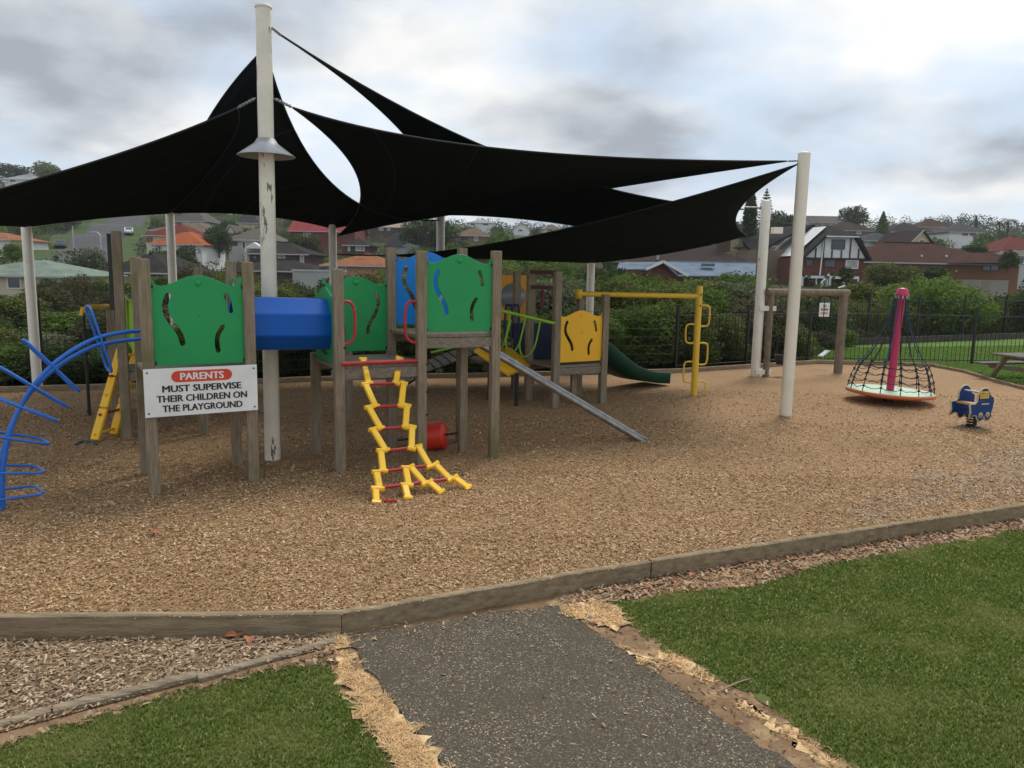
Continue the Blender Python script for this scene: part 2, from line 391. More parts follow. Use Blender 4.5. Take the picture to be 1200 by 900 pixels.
#  name, u0, u1, v_eave, v_ridge, dist, depth, type, roof, wall, storey, label, windows[(u0,u1,v0,v1,kind)], yaw
HZ = [
 ('cottage', -70, 78, 322, 303, 62, 9, 'hip', 'green_roof', 'cream_wall', 3.0, 'cream bungalow with pale green hipped roof and white framed windows', [(9, 25, 325, 338, 'w'), (47, 70, 325, 336, 'c')], 0),
 ('bungalow', 112, 202, 319, 297, 76, 11, 'hip', 'dark_tile', 'tan_wall', 2.8, 'low house with charcoal brown roof below the white house with orange roof', [(178, 192, 322, 330, 'g')], 0),
 ('house', 171, 239, 286, 271, 112, 9, 'hip', 'orange_tile', 'white_wall', 4.4, 'white two storey house with bright orange hipped tile roof', [(211, 229, 288, 300, 'g'), (183, 188, 289, 300, 'g'), (173, 181, 290, 301, 'c'), (233, 238, 290, 298, 'c')], 0),
 ('house', 166, 229, 276, 262, 132, 9, 'hip', 'maroon_tile', 'cream_wall', 4, 'house with dull red hipped roof just behind the orange roofed house', [(171, 178, 278, 284, 'g'), (223, 228, 277, 281, 'c')], 0),
 ('house', 172, 252, 270, 260, 150, 12, 'hip', 'tan_tile', 'cream_wall', 3, 'long house with tan tiled roof above the dull red roof', [(180, 190, 271, 275, 'g')], 0),
 ('house', 197, 241, 259, 244, 185, 11, 'hip', 'grey_tile', 'white_wall', 3, 'white house with wide grey hipped roof high on the slope', [(204, 214, 260, 263, 'w'), (223, 229, 260, 263, 'g')], 0),
 ('house', 276, 304, 261, 249, 168, 9, 'hip', 'slate_tile', 'cream_wall', 5.5, 'tall cream house with slate grey roof and blank upper wall', [], 0),
 ('shed', 262, 276, 272, 264, 160, 7, 'gable', 'grey_tile', 'white_wall', 3, 'small white gabled house beside the tall cream house', [(264, 268, 274, 277, 'g')], 0),
 ('house', 263, 322, 281, 267, 128, 10, 'hip', 'greybrown_tile', 'grey_wall', 3.5, 'pale grey house with grey brown hipped roof and small white porch', [(270, 278, 283, 288, 'g'), (284, 288, 283, 292, 'w')], 0),
 ('house', 286, 362, 297, 284, 97, 9, 'hip', 'dark_tile', 'darkbrick_wall', 4.2, 'dark brick house with charcoal hipped roof and tall white windows', [(326, 334, 299, 307, 'c'), (296, 301, 300, 305, 'g'), (352, 356, 298, 306, 'c')], 0),
 ('garage', 256, 378, 317, 304, 84, 8, 'hip', 'dark_tile', 'darkbrick_wall', 2.6, 'long low garage with charcoal roof in front of the dark brick house', [], 0),
 ('house', 336, 418, 271, 254, 152, 12, 'gable_side', 'red_tile', 'darkred_wall', 4.5, 'dark red house with broad bright red metal roof', [(356, 364, 273, 278, 'w')], 0),
 ('house', 401, 433, 287, 280, 122, 9, 'hip', 'dark_tile', 'darkbrick_wall', 4, 'small dark brown house with bright curtained window band', [(417, 427, 289, 294, 'c'), (408, 410, 289, 294, 'c')], 0),
 ('bungalow', 374, 468, 311, 297, 88, 9, 'hip', 'terracotta_tile', 'salmon_wall', 2.8, 'salmon walled bungalow with terracotta hipped tile roof', [(395, 405, 313, 318, 'w')], 0),
 ('house', 431, 482, 266, 258, 195, 11, 'hip', 'pink_tile', 'darkbrick_wall', 4, 'dark walled house with pale pinkish roof on the upper slope', [(444, 449, 267, 270, 'c'), (454, 457, 267, 270, 'c')], 0),
 ('shed', 455, 484, 288, 272, 150, 8, 'gable', 'slate_tile', 'grey_wall', 2.6, 'grey gabled house with steep slate roof among dark trees', [], 35),
 ('house', 529, 578, 276, 267, 172, 10, 'hip', 'tan_tile', 'brown_wall', 4, 'brown house with tan hipped roof beside the white sail pole', [(556, 560, 277, 282, 'c'), (540, 548, 277, 281, 'g')], 0),
 ('house', 546, 582, 261, 257, 265, 10, 'hip', 'pale_roof', 'white_wall', 4, 'small white house on the skyline above the tan roof', [(552, 556, 262, 264, 'g'), (566, 572, 262, 264, 'g')], 0),
 ('house', 600, 622, 268, 261, 270, 9, 'gable', 'pale_roof', 'white_wall', 4, 'white gabled house peeping over the ridge trees', [(608, 612, 269, 271, 'g')], 0),
 ('house', 636, 658, 268, 263, 275, 9, 'hip', 'tan_tile', 'cream_wall', 4, 'cream house on the ridge between round trees', [(642, 647, 269, 271, 'g')], 0),
 ('house', 732, 890, 308, 284, 98, 12, 'hip', 'brown_tile', 'darkbrick_wall', 3.4, 'house with dark brown tiled roof and chimney behind the blue grey roof', [], 0),
 ('house', 884, 935, 288, 270, 112, 10, 'hip', 'dark_tile', 'brown_wall', 4, 'brown house with dark hipped roof and white framed porch', [(903, 910, 289, 299, 'c'), (914, 920, 289, 299, 'g')], 0),
 ('house', 994, 1204, 308, 285, 84, 13, 'hip', 'redbrown_tile', 'orangebrick_wall', 5.0, 'sprawling orange brick house with low red brown tiled roof', [(1152, 1170, 310, 316, 'g')], 0),
 ('house', 1059, 1094, 286, 271, 128, 9, 'gable', 'brown_tile', 'yellowcream_wall', 4, 'cream gabled house rising behind the red brown roof', [(1073, 1079, 281, 287, 'w')], 8),
 ('house', 1012, 1066, 282, 273, 145, 9, 'hip', 'slate_tile', 'grey_wall', 3.4, 'grey house with slate roof next to the cream gable', [(1050, 1057, 283, 287, 'w'), (1020, 1028, 283, 286, 'g')], 0),
 ('house', 972, 1030, 270, 259, 172, 10, 'hip', 'brown_tile', 'brown_wall', 4, 'dark brown roofed house under the big round tree', [(1004, 1009, 271, 274, 'c')], 0),
 ('house', 1044, 1100, 272, 261, 188, 10, 'hip', 'dark_tile', 'grey_wall', 3.5, 'grey walled house with dark roof on the middle slope', [(1060, 1068, 273, 276, 'g'), (1078, 1081, 273, 277, 'c')], 0),
 ('house', 1076, 1128, 266, 257, 215, 10, 'hip', 'redbrown_tile', 'tan_wall', 3.5, 'house with faded red brown roof near the ridge line', [(1104, 1108, 267, 270, 'c')], 0),
 ('house', 1112, 1168, 272, 262, 178, 10, 'hip', 'slate_tile', 'white_wall', 3.2, 'long white house with slate roof and two dark windows', [(1128, 1134, 273, 276, 'g'), (1137, 1143, 273, 276, 'g')], 0),
 ('house', 950, 992, 261, 253, 225, 10, 'gable_side', 'grey_tile', 'grey_wall', 3.5, 'grey house with plain grey roof against the sky', [(975, 983, 262, 264, 'w')], 0),
 ('house', 1172, 1250, 295, 277, 122, 10, 'hip', 'maroon_tile', 'orangebrick_wall', 4, 'brick house with brick red hipped roof above the carport', [], 0),
 ('garage', 1177, 1260, 299, 293, 95, 7, 'hip', 'greybrown_tile', 'pale_wall', 4.0, 'pale carport with flat grey brown roof beside the sprawling brick house', [(1193, 1199, 301, 309, 'w')], 0),
 ('house', 2, 44, 210, 203, 240, 10, 'hip', 'pale_roof', 'white_wall', 4, 'white house high on the hill under the flat topped tree', [(12, 18, 211, 213, 'g')], 0),
 ('shed', 852, 870, 276, 266, 150, 6, 'hip', 'orange_tile', 'tan_wall', 3, 'little house with orange roof beside the dark cypress', [], 0),
 ('house', 655, 735, 300, 284, 130, 10, 'hip', 'brown_tile', 'tan_wall', 3.2, 'brown roofed house mostly hidden by the low shade sail', [], 0),
 ('house', -60, 12, 280, 272, 120, 10, 'hip', 'terracotta_tile', 'white_wall', 3.2, 'white house with terracotta roof above the pale green roof', [], 0),
]
for h in HZ:
    p = at((h[1] + h[2]) / 2, h[3], h[5])
    ANCH.append((p.x, p.y + h[6] / 2, p.z - h[10], max(7, .09 * h[5]), 1.0))
pT = at(975, 331, 77); ANCH.append((pT.x, pT.y + 4, pT.z, 9, 1.5))
pG = at(800, 321, 58); ANCH.append((pG.x, pG.y + 4, pG.z - 2.9, 10, 1.2))
for p in ROADC: ANCH.append((p.x, p.y, p.z, 9, 2.5))

GROUND = mat('hillside_ground', (.045, .058, .02), .95, (.028, .034, .014), .12, .6, 3, spec=.1, dirt=(.055, .075, .024), dscale=.05)
rows = np.concatenate([np.linspace(-8, 18, 6), np.linspace(20, 60, 22), np.linspace(63, 300, 90), np.linspace(310, 800, 24)])
cols = np.linspace(-1, 1, 121)
YY = np.repeat(rows[:, None], len(cols), 1); XX = cols[None, :] * (18 + .95 * np.maximum(rows, 0))[:, None]
ZZ = hz(XX, YY)
co = np.stack([XX, YY, ZZ], -1).reshape(-1, 3)
nr, nc = YY.shape
ii = np.arange(nr * nc).reshape(nr, nc)
fa = np.stack([ii[:-1, :-1], ii[:-1, 1:], ii[1:, 1:], ii[1:, :-1]], -1).reshape(-1, 4)
gr = put('ground', big_mesh('ground', co, fa, smooth=True), GROUND); gr['kind'] = 'structure'

# road up the hill with grass verges
ASPH = mat('old_asphalt', (.075, .075, .078), .9, (.06, .06, .062), .6, .3, 20, spec=.2)
VERGE = mat('verge_grass', (.065, .095, .03), .95, (.045, .07, .022), .5, spec=.1)
def ribbon(name, path, w, m, lift):
    P = smooth_path(path, 8); mb = MB(); vs = []
    for i, p in enumerate(P):
        t = (P[min(i + 1, len(P) - 1)] - P[max(i - 1, 0)]); t.z = 0; t.normalize(); s = V((t.y, -t.x, 0))
        for k in (-1, -.33, .33, 1):
            q = p + s * k * (w if not callable(w) else w(i / len(P))) / 2
            vs.append((q.x, q.y, max(float(hz(q.x, q.y)), float(hz(p.x, p.y)) - .2) + lift))
    fs = [(4 * i + k, 4 * i + k + 1, 4 * i + k + 5, 4 * i + k + 4) for i in range(len(P) - 1) for k in range(3)]
    mb.add(vs, fs, True); o = put(name, mb.mesh(name), m); o['kind'] = 'structure'; return o
ribbon('road_verge', ROADC, 15, VERGE, .22)
ribbon('road', ROADC, 8.2, ASPH, .34)

# ------------------------------------------------------------------ playground floor, path, lawns
BACK = [(-13.58, 10.66), (-8.1, 12.34), (-5.69, 13.22), (-2.92, 14.49), (3.68, 16.48), (7.46, 18.71), (10.26, 18.55)]
RIGHTE = [(10.26, 18.55), (10.39, 17.43), (10.15, 15.97), (10.04, 14.76), (10.88, 12.77), (12.85, 10.75)]
B0, B1, B2, B3 = V((-9, 3.84)), V((-1.01, 4.43)), V((1.04, 5.39)), V((10.53, 9.39))
bark_poly = [(-13.5, 3.6), tuple(B0), tuple(B1), tuple(B2), tuple(B3), (12.85, 10.75)] + RIGHTE[::-1][1:] + BACK[::-1][1:]
BARKM = speckle('bark_chip_floor', (.20, .112, .054), [(.25, (.275, .163, .078)), (.55, (.375, .23, .112)), (.8, (.47, .305, .158)), (1, (.24, .14, .066))], 75, big=(.285, .168, .08), bump=.8)
sheet('bark_floor', bark_poly, 0, BARKM)
ZF = -.11
fore_poly = [(-15, -2), (12, -2), (12, 9.9), tuple(B3), tuple(B2), tuple(B1), tuple(B0), (-15, 3.5)]
SOIL = mat('bare_soil', (.27, .175, .10), .95, (.17, .105, .06), 5, .9, 45, spec=.1, dirt=(.46, .32, .17), dscale=2.4, dlo=.5, dhi=.64)
sheet('soil_strip', fore_poly, ZF - .006, SOIL)
def G2(l, z=ZF): return [tuple(g(u, v, z)[:2]) for u, v in l]
PATHM = speckle('exposed_aggregate_path', (.056, .045, .032), [(.5, (.094, .076, .054)), (.80, (.135, .11, .078)), (.925, (.19, .157, .112)), (.97, (.32, .268, .19)), (1, (.56, .48, .36))], 140, .92, big=(.082, .067, .048), bump=.5, bigscale=2.5)
pl = G2([(402, 744), (520, 905), (640, 1180), (1380, 1180), (940, 905), (800, 812), (716, 752), (652, 710), (560, 720), (480, 734)])
path_poly = ragged(pl, .07, .02, 4)
sheet('path', path_poly, ZF + .004, PATHM)
lowbark = G2([(-400, 757), (0, 750), (398, 745), (392, 757), (220, 800), (0, 858), (-400, 968)])
BARK2 = speckle('old_bark_floor', (.12, .08, .048), [(.3, (.19, .13, .08)), (.6, (.27, .19, .12)), (1, (.38, .28, .185))], 65, big=(.17, .13, .095), bump=.8)
sheet('bark_verge', lowbark, ZF, BARK2)
LAWNM = mat('lawn_soil', (.13, .15, .042), .95, (.09, .11, .03), 9, .9, 60, spec=.1, dirt=(.13, .125, .045), dscale=1.3, dlo=.55, dhi=.7)
lawnL_src = G2([(-500, 1010), (-60, 893), (80, 850), (200, 815), (300, 790), (345, 782), (388, 781), (402, 815), (440, 866), (470, 912), (560, 1180), (-500, 1180)])
lawnR_src = G2([(716, 706), (800, 694), (880, 688), (960, 664), (1050, 648), (1200, 620), (1700, 545), (1900, 1180), (1320, 1180), (1010, 908), (950, 862), (880, 812), (790, 764), (738, 730)])
lawnL = ragged(lawnL_src, .05, .03, 2); lawnR = ragged(lawnR_src, .05, .04, 3)
sheet('lawn_left', lawnL, ZF - .002, LAWNM); sheet('lawn_right', lawnR, ZF - .002, LAWNM)
LAWNF = mat('far_lawn', (.105, .185, .038), .95, (.08, .145, .03), 3, .6, 30, spec=.1, dirt=(.20, .20, .06), dscale=.7, dlo=.56, dhi=.7)
sheet('lawn_beyond', [(10.33, 18.63), (10.45, 17.43), (10.21, 15.98), (10.1, 14.76), (10.94, 12.78), (12.98, 10.65), (34.02, 12.52), (33.93, 34.07), (22.89, 30.61), (11.58, 24.79), (6.77, 22.31), (7.01, 19.01)], -.02, LAWNF)

# timber edging
def sleeper(a, b, w, z0, z1, parent, m=SLEEPER, n=10, seed=0):
    rr = random.Random(seed); a, b = V((a[0], a[1], 0)), V((b[0], b[1], 0)); d = (b - a).normalized(); s = V((-d.y, d.x, 0)); mb = MB(); vs = []
    for i in range(n + 1):
        p = a.lerp(b, i / n); j = rr.uniform(-.006, .006); k = rr.uniform(-.005, .005)
        for q, z in ((0, z0), (0, z1 + k - .008), (.012, z1 + k), (w - .01, z1 + k + .002), (w, z0)): vs.append(p + s * (q + j) + V((0, 0, z)))
    fs = [(5 * i + k, 5 * i + 5 + k, 5 * i + 6 + k, 5 * i + 1 + k) for i in range(n) for k in range(4)]
    mb.add(vs, fs); mb.add(vs[:5], [(0, 1, 2, 3, 4)]); mb.add(vs[-5:], [(4, 3, 2, 1, 0)])
    return mb.build('sleeper', m, parent)
ed = thing('timber_edging', 'long low timber sleeper edging between the bark chips and the path', 'edging', (-1.05, 4.47, ZF - .05))
sleeper(B0, B1 - V((.006, 0)), .05, ZF - .05, .022, ed, seed=1)
sleeper(B1, B2, .05, ZF - .05, .018, ed, seed=2)
sleeper(B2 + V((.012, .004)), V((5.5, 7.27)), .05, ZF - .05, .018, ed, seed=3)
sleeper(V((5.51, 7.274)), B3, .05, ZF - .05, .018, ed, seed=4)
ed2 = thing('timber_edging', 'split bleached old sleeper half sunk in the ground beside the grass', 'edging', (*g(200, 800, ZF)[:2], ZF - .03))
q = [g(u, v, ZF) for u, v in ((-420, 968), (60, 838), (232, 797), (396, 753))]
sleeper(q[0], q[1], .055, ZF - .03, ZF + .022, ed2, OLDWOOD, seed=6); sleeper(q[1] + V((.01, .0, 0)), q[2], .06, ZF - .03, ZF + .03, ed2, OLDWOOD, seed=7); sleeper(q[2] + V((.01, -.015, 0)), q[3], .05, ZF - .03, ZF + .02, ed2, OLDWOOD, seed=8)
ed3 = thing('timber_edging', 'low dark timber edging along the back of the bark floor', 'edging', (-3, 14.9, -.05))
for i in range(len(BACK) - 1): sleeper(BACK[i], BACK[i + 1], .06, -.05, .09, ed3, seed=20 + i)
ed4 = thing('timber_edging', 'grey timber edging between bark floor and picnic lawn', 'edging', (9.3, 14.6, -.05))
for i in range(len(RIGHTE) - 1): sleeper(RIGHTE[i], RIGHTE[i + 1], -.06, -.05, .06, ed4, seed=30 + i)

# chips, blades, straw: uncountable small pieces
def chips(name, poly, z, bands, stops, seed, size=(.010, .028), avoid=None, m=None):
    R = np.random.default_rng(seed); px = np.array([p[0] for p in poly]); py = np.array([p[1] for p in poly]); X, Y = [], []
    for y0, y1, dens in bands:
        x0, x1 = max(px.min(), -.72 * y1 - .3), min(px.max(), .72 * y1 + .3); n = int((x1 - x0) * (y1 - y0) * dens)
        x, y = R.uniform(x0, x1, n), R.uniform(y0, y1, n); k = inpoly(x, y, poly) & (np.abs(x) < .71 * y + .3); X.append(x[k]); Y.append(y[k])
    X, Y = np.concatenate(X), np.concatenate(Y); n = len(X)
    a = R.uniform(0, 2 * np.pi, n); tilt = R.normal(0, .28, n); L = R.uniform(*size, n) * (1 + .045 * np.maximum(Y - 5, 0)); W = L * R.uniform(.22, .45, n); T = W * R.uniform(.2, .45, n)
    d = np.stack([np.cos(a) * np.cos(tilt), np.sin(a) * np.cos(tilt), np.sin(tilt)], -1)
    s = np.stack([-np.sin(a), np.cos(a), R.normal(0, .35, n)], -1); up = np.cross(d, s)
    c = np.stack([X, Y, z + R.uniform(.001, .013, n) + np.abs(np.sin(tilt)) * L * .4], -1)
    # wedge of five corners: a flat splinter with a raised spine
    P = np.stack([c - d * L[:, None] / 2 - s * W[:, None] / 2, c + d * L[:, None] / 2 - s * W[:, None] / 2, c + d * L[:, None] / 2 + s * W[:, None] / 2, c - d * L[:, None] / 2 + s * W[:, None] / 2, c + up * T[:, None]], 1)
    F = np.array([[0, 1, 4], [1, 2, 4], [2, 3, 4], [3, 0, 4]])[None] + (np.arange(n) * 5)[:, None, None]
    o = put(name, big_mesh(name, P.reshape(-1, 3), F.reshape(-1, 3), np.repeat(R.uniform(0, 1, n), 5)), m or attr_mat(name + '_colours', stops, .8, 0, .15)); o['kind'] = 'stuff'; return o
BST = [(0, (.13, .070, .034)), (.25, (.25, .145, .068)), (.55, (.39, .242, .118)), (.8, (.53, .352, .185)), (.93, (.70, .52, .32)), (1, (.38, .31, .24))]
barkm = attr_mat('bark_chip_colours', BST, .8, 0, .15, patch=(.28, .17, .08), pscale=.8, plo=.5, phi=.72)
chips('bark_chips', bark_poly, 0, [(3.6, 6, 4200), (6, 8, 2600), (8, 11, 1100), (11, 14, 350)], BST, 1, m=barkm)
chips('old_bark_chips', lowbark, ZF, [(2.4, 4.6, 4200)], [(0, (.14, .088, .05)), (.4, (.27, .18, .105)), (.8, (.44, .31, .19)), (1, (.62, .49, .34))], 2, (.012, .036))
litter = G2([(652, 702), (770, 668), (1000, 632), (1210, 598), (1700, 525), (1700, 545), (1200, 620), (1050, 648), (960, 664), (880, 688), (800, 694), (716, 706), (690, 716)])
chips('leaf_litter', litter, ZF - .004, [(4.0, 8.5, 2300)], [(0, (.11, .06, .035)), (.35, (.26, .15, .085)), (.7, (.40, .27, .165)), (.9, (.47, .37, .25)), (1, (.50, .20, .10))], 3, (.012, .05))
edgeL = G2([(-420, 985), (0, 868), (220, 806), (392, 760), (400, 778), (340, 784), (200, 820), (0, 878), (-420, 1000)])
chips('soil_litter', edgeL, ZF - .004, [(2.2, 4.6, 1500)], [(0, (.11, .065, .04)), (.5, (.23, .145, .085)), (1, (.40, .29, .18))], 4, (.015, .05))

soilR = G2([(655, 705), (720, 708), (745, 735), (800, 772), (890, 818), (960, 868), (1020, 912), (945, 912), (800, 818), (716, 758)])
chips('soil_crumbs', soilR, ZF - .005, [(2.2, 5.2, 620)], [(0, (.10, .058, .03)), (.5, (.22, .13, .07)), (.85, (.36, .24, .13)), (1, (.55, .45, .33))], 6, (.006, .03))
chips('stray_chips', path_poly, ZF + .004, [(2.2, 5.2, 34)], [(0, (.16, .09, .045)), (.5, (.34, .22, .12)), (1, (.52, .38, .23))], 7, (.008, .03))
pathrim = G2([(400, 742), (480, 732), (560, 718), (652, 706), (660, 716), (560, 731), (480, 746), (408, 756)])
chips('kicked_out_chips', pathrim, ZF + .004, [(3.5, 5.4, 420)], BST, 8, (.008, .026))

old_poly = ragged([tuple(g(u, v)[:2]) for u, v in ((985, 610), (1060, 570), (1150, 535), (1290, 520), (1290, 578), (1200, 590), (1090, 606))], .25, .25, 5)
chips('greyed_bark', old_poly, .004, [(5.5, 9.5, 900)], [(0, (.14, .11, .085)), (.4, (.28, .225, .18)), (.8, (.42, .35, .29)), (1, (.55, .48, .41))], 14, (.010, .030))

def blades(name, poly, z, dens, h, m, seed, ymax=9, w=.0035, lean=.6, pad=None):
    R = np.random.default_rng(seed); px = np.array([p[0] for p in poly]); py = np.array([p[1] for p in poly]); X, Y = [], []
    y = max(py.min(), 2.0)
    while y < min(py.max(), ymax):
        y1 = y + .5; x0, x1 = max(px.min(), -.7 * y1 - .2), min(px.max(), .7 * y1 + .2)
        if x1 > x0:
            n = int((x1 - x0) * .5 * dens * min(1, (3.6 / y1) ** 1.2)); xs, ys = R.uniform(x0, x1, n), R.uniform(y, y1, n); k = inpoly(xs, ys, poly); X.append(xs[k]); Y.append(ys[k])
        y = y1
    X, Y = np.concatenate(X), np.concatenate(Y); n = len(X)
    a = R.uniform(0, 2 * np.pi, n); H = R.uniform(*h, n); sc = np.maximum(1, Y / 3.4); l = R.uniform(.15, lean, n) * H * 1.3; b = R.uniform(0, 2 * np.pi, n)
    base = np.stack([X, Y, np.full(n, z)], -1); s = np.stack([np.cos(a), np.sin(a), 0 * a], -1) * (w * sc)[:, None]
    mid = base + np.stack([np.cos(b) * l * .35, np.sin(b) * l * .35, H * .6], -1); tip = base + np.stack([np.cos(b) * l, np.sin(b) * l, H], -1)
    P = np.stack([base - s, base + s, mid + s * .8, mid - s * .8, tip], 1)
    i0 = np.arange(n) * 5
    F = np.stack([np.stack([i0, i0 + 1, i0 + 2], -1), np.stack([i0, i0 + 2, i0 + 3], -1), np.stack([i0 + 3, i0 + 2, i0 + 4], -1)], 1).reshape(-1, 3)
    o = put(name, big_mesh(name, P.reshape(-1, 3), F, np.repeat(R.uniform(0, 1, n), 5)), m); o['kind'] = 'stuff'; return o
GRASSM = attr_mat('grass_blades', [(0, (.080, .130, .026)), (.5, (.16, .225, .046)), (.90, (.235, .29, .07)), (.95, (.42, .38, .17)), (1, (.60, .52, .28))], .85, .4, .04, patch=(.44, .40, .16), pscale=2.0, plo=.49, phi=.76)
blades('grass_left', ragged(lawnL_src, .05, .05, 12), ZF - .002, 15000, (.007, .022), GRASSM, 5)
blades('grass_right', ragged(lawnR_src, .05, .06, 13), ZF - .002, 15000, (.007, .022), GRASSM, 6)
STRAWM = attr_mat('straw_blades', [(0, (.46, .30, .15)), (.4, (.76, .54, .28)), (.8, (.90, .70, .42)), (1, (.62, .43, .22))], .85, .3, .05)
STRAWMAT = mat('trodden_straw', (.80, .58, .32), .95, (.55, .37, .19), 14, .9, 70, spec=.05, dirt=(.27, .165, .085), dscale=6, dlo=.48, dhi=.6)
for k, l in enumerate([[(388, 760), (412, 772), (432, 800), (470, 838), (512, 890), (540, 930), (470, 910), (430, 850), (402, 800)],
                       [(380, 748), (402, 746), (412, 752), (402, 760), (385, 758)],
                       [(655, 714), (700, 702), (722, 712), (738, 732), (716, 740), (690, 728)],
                       [(728, 756), (770, 780), (778, 788), (752, 776)], [(832, 672), (878, 668), (882, 686), (842, 688)], [(860, 815), (950, 868), (985, 905), (930, 872)], [(780, 762), (850, 800), (838, 803), (780, 772)]]):
    sheet('straw_mat', ragged(G2(l), .04, .05, 60 + k), (ZF + .007, ZF + .002, ZF + .007, ZF + .007, ZF - .004, ZF - .004, ZF - .004)[k], STRAWMAT, 'stuff')
    blades('dry_straw', ragged(G2(l), .05, .06, 40 + k), (ZF + .007, ZF + .002, ZF + .007, ZF + .007, ZF - .004, ZF - .004, ZF - .004)[k], 26000 if k < 2 else 16000, (.004, .016), STRAWM, 50 + k, w=.003, lean=3.6)
blades('picnic_lawn_grass', [(10.51, 18.65), (10.69, 17.47), (10.45, 16.01), (10.33, 14.79), (17.36, 15.67), (18.69, 25.79), (8.6, 22.66), (7.46, 19.34)], -.02, 9000, (.03, .06), attr_mat('far_grass', [(0, (.13, .22, .04)), (.6, (.20, .33, .065)), (1, (.32, .38, .12))], .7, .25, .2), 9, ymax=26, w=.005)
blades('kerb_straw', [(10.39, 15.67), (10.39, 14.8), (11.12, 13.01), (13.47, 14.06), (13.46, 16.42)], -.02, 9000, (.02, .05), STRAWM, 12, ymax=17, w=.004, lean=1.8)

# fallen leaves, twigs, scraps
LEAFM = mat('fallen_leaf_orange', (.40, .13, .05), .7, (.25, .09, .04), 30)
def leaf_mesh():
    mb = MB(); n = 7; vs = []
    for i in range(n):
        t = i / (n - 1); w = .5 * math.sin(math.pi * t) ** .8 * .62; z = .18 * math.sin(math.pi * t) + .1 * t
        vs += [(t - .5, -w, z + w * .25), (t - .5, 0, z), (t - .5, w, z + w * .3)]
    mb.add(vs, [(3 * i + k, 3 * i + 3 + k, 3 * i + 4 + k, 3 * i + 1 + k) for i in range(n - 1) for k in (0, 1)]); return mb.mesh('leaf')
lm = leaf_mesh(); lm.materials.append(LEAFM)
for k, (u, v, s) in enumerate([(270, 748, .10), (292, 752, .09), (283, 747, .07), (190, 741, .06), (893, 654, .10), (846, 661, .08), (950, 644, .09), (1022, 632, .08), (905, 664, .06), (1138, 619, .06), (760, 690, .07), (790, 684, .06), (812, 676, .09), (868, 660, .07), (930, 655, .06), (975, 640, .07), (1060, 632, .08), (1100, 622, .06), (735, 694, .06), (716, 690, .05), (1172, 606, .07), (832, 669, .06)]):
    p = g(u, v, ZF); o = put('fallen_leaf', lm, None, None, (p.x, p.y, ZF + .004)); o.scale = (s, s, s); o.rotation_euler = (.1, 0, k * 1.9)
    tag(o, 'curled orange fallen leaf lying beside the timber edging', 'leaf', 'fallen leaves by the edging')
o = put('fallen_leaf', lm, None, None, (*g(180, 628)[:2], .012)); o.scale = (.1, .1, .1); tag(o, 'lone orange leaf lying out on the bark chips', 'leaf')
TWIG = mat('twig_bark', (.30, .22, .14), .9)
for (u0, v0, u1, v1, r, lab) in [(722, 694, 790, 683, .007, 'long brown stick lying in the leaf litter by the lawn corner'), (850, 668, 905, 655, .005, 'thin curved twig in the leaf litter along the edging'), (352, 748, 378, 741, .005, 'bent pale twig on the old bark by the sleeper joint'), (840, 812, 880, 797, .006, 'thin brown twig lying across the soil by the path'), (246, 762, 318, 750, .009, 'flat pale splinter of wood on the old bark')]:
    a, b = g(u0, v0, ZF), g(u1, v1, ZF); c = (a + b) / 2 + V((.02, .015, .012))
    tag(MB().tube(smooth_path([a + V((0, 0, .006)), c, b + V((0, 0, .01))]), r, 6, r1=r * .5).build('twig', TWIG), lab, 'twig')
p = g(691, 725, ZF)
tag(MB().lathe((p.x, p.y, ZF), [(0, 0), (.014, 0), (.015, .008), (.012, .012), (0, .012)], 12).build('bottle_cap', SPRBLUE), 'tiny blue plastic cap lying on the straw by the path', 'bottle cap')

# ------------------------------------------------------------------ shade sails and their poles
def sail_pole(x, y, h, r, label, m=POLE_W, r1=None, lean=(0, 0)):
    t = thing('sail_pole', label, 'pole', (x, y, 0))
    top = V((x + lean[0], y + lean[1], h))
    MB().tube([V((x, y, -.3)), V((x, y, 0)).lerp(top, .5), top], r, 16, r1=r1).build('shaft', m, t)
    MB().lathe(top, [(r * 1.02, -.012), (r * 1.02, .006), (r * .7, .022), (0, .026)], 16).build('cap', m, t)
    return t
PT = V((-2.62, 8.24, 0))
tall = sail_pole(PT.x, PT.y, at(312, 8, 8.24).z, .084, 'tallest cream pole with flaking paint and metal cone collar', POLE, lean=(.03, 0), r1=.078)
zc_ = at(314, 180, 8.24).z
MB().lathe((PT.x + .02, PT.y, zc_), [(.29, -.03), (.295, -.025), (.12, .10), (.088, .15), (.088, .0), (.12, .085), (.29, -.03)], 28).build('cone_collar', DULLSTEEL, tall)
PR = V((4.19, 11.56, 0)); sail_pole(PR.x, PR.y, at(938, 180, PR.y).z, .088, 'cream pole standing alone on the bark in front of the swing frame', POLE_R)
P885 = V((5.16, 16.19, 0)); tp = sail_pole(P885.x, P885.y, at(886, 236, P885.y).z, .098, 'white pole strapped to the log swing frame post')
for v in (361, 436):
    z = max(at(890, v, P885.y).z, .1); MB().box((P885.x + .14, P885.y - .11, z), (.34, .05, .10)).build('bracket', POLE_W, tp)
zq = at(875, 243, P885.y).z; MB().tube([(P885.x, P885.y, zq), (P885.x - .42, P885.y, zq)], .02, 6).build('bracket_arm', STEEL, tp)
MB().box((P885.x + .24, P885.y - .05, at(897, 270, P885.y).z), (.2, .16, .13)).build('floodlight', POLE_W, tp)
P40 = V((-7.95, 12.71, 0)); sail_pole(P40.x, P40.y, at(40, 262, P40.y).z, .078, 'white pole by the wire fence at the open end of the sails')
a = at(200, 248, 15.0); P200 = V((a.x - .02, 15.0, 0)); sail_pole(P200.x, P200.y, a.z, .078, 'pale pole with a frayed top behind the green panel tower')
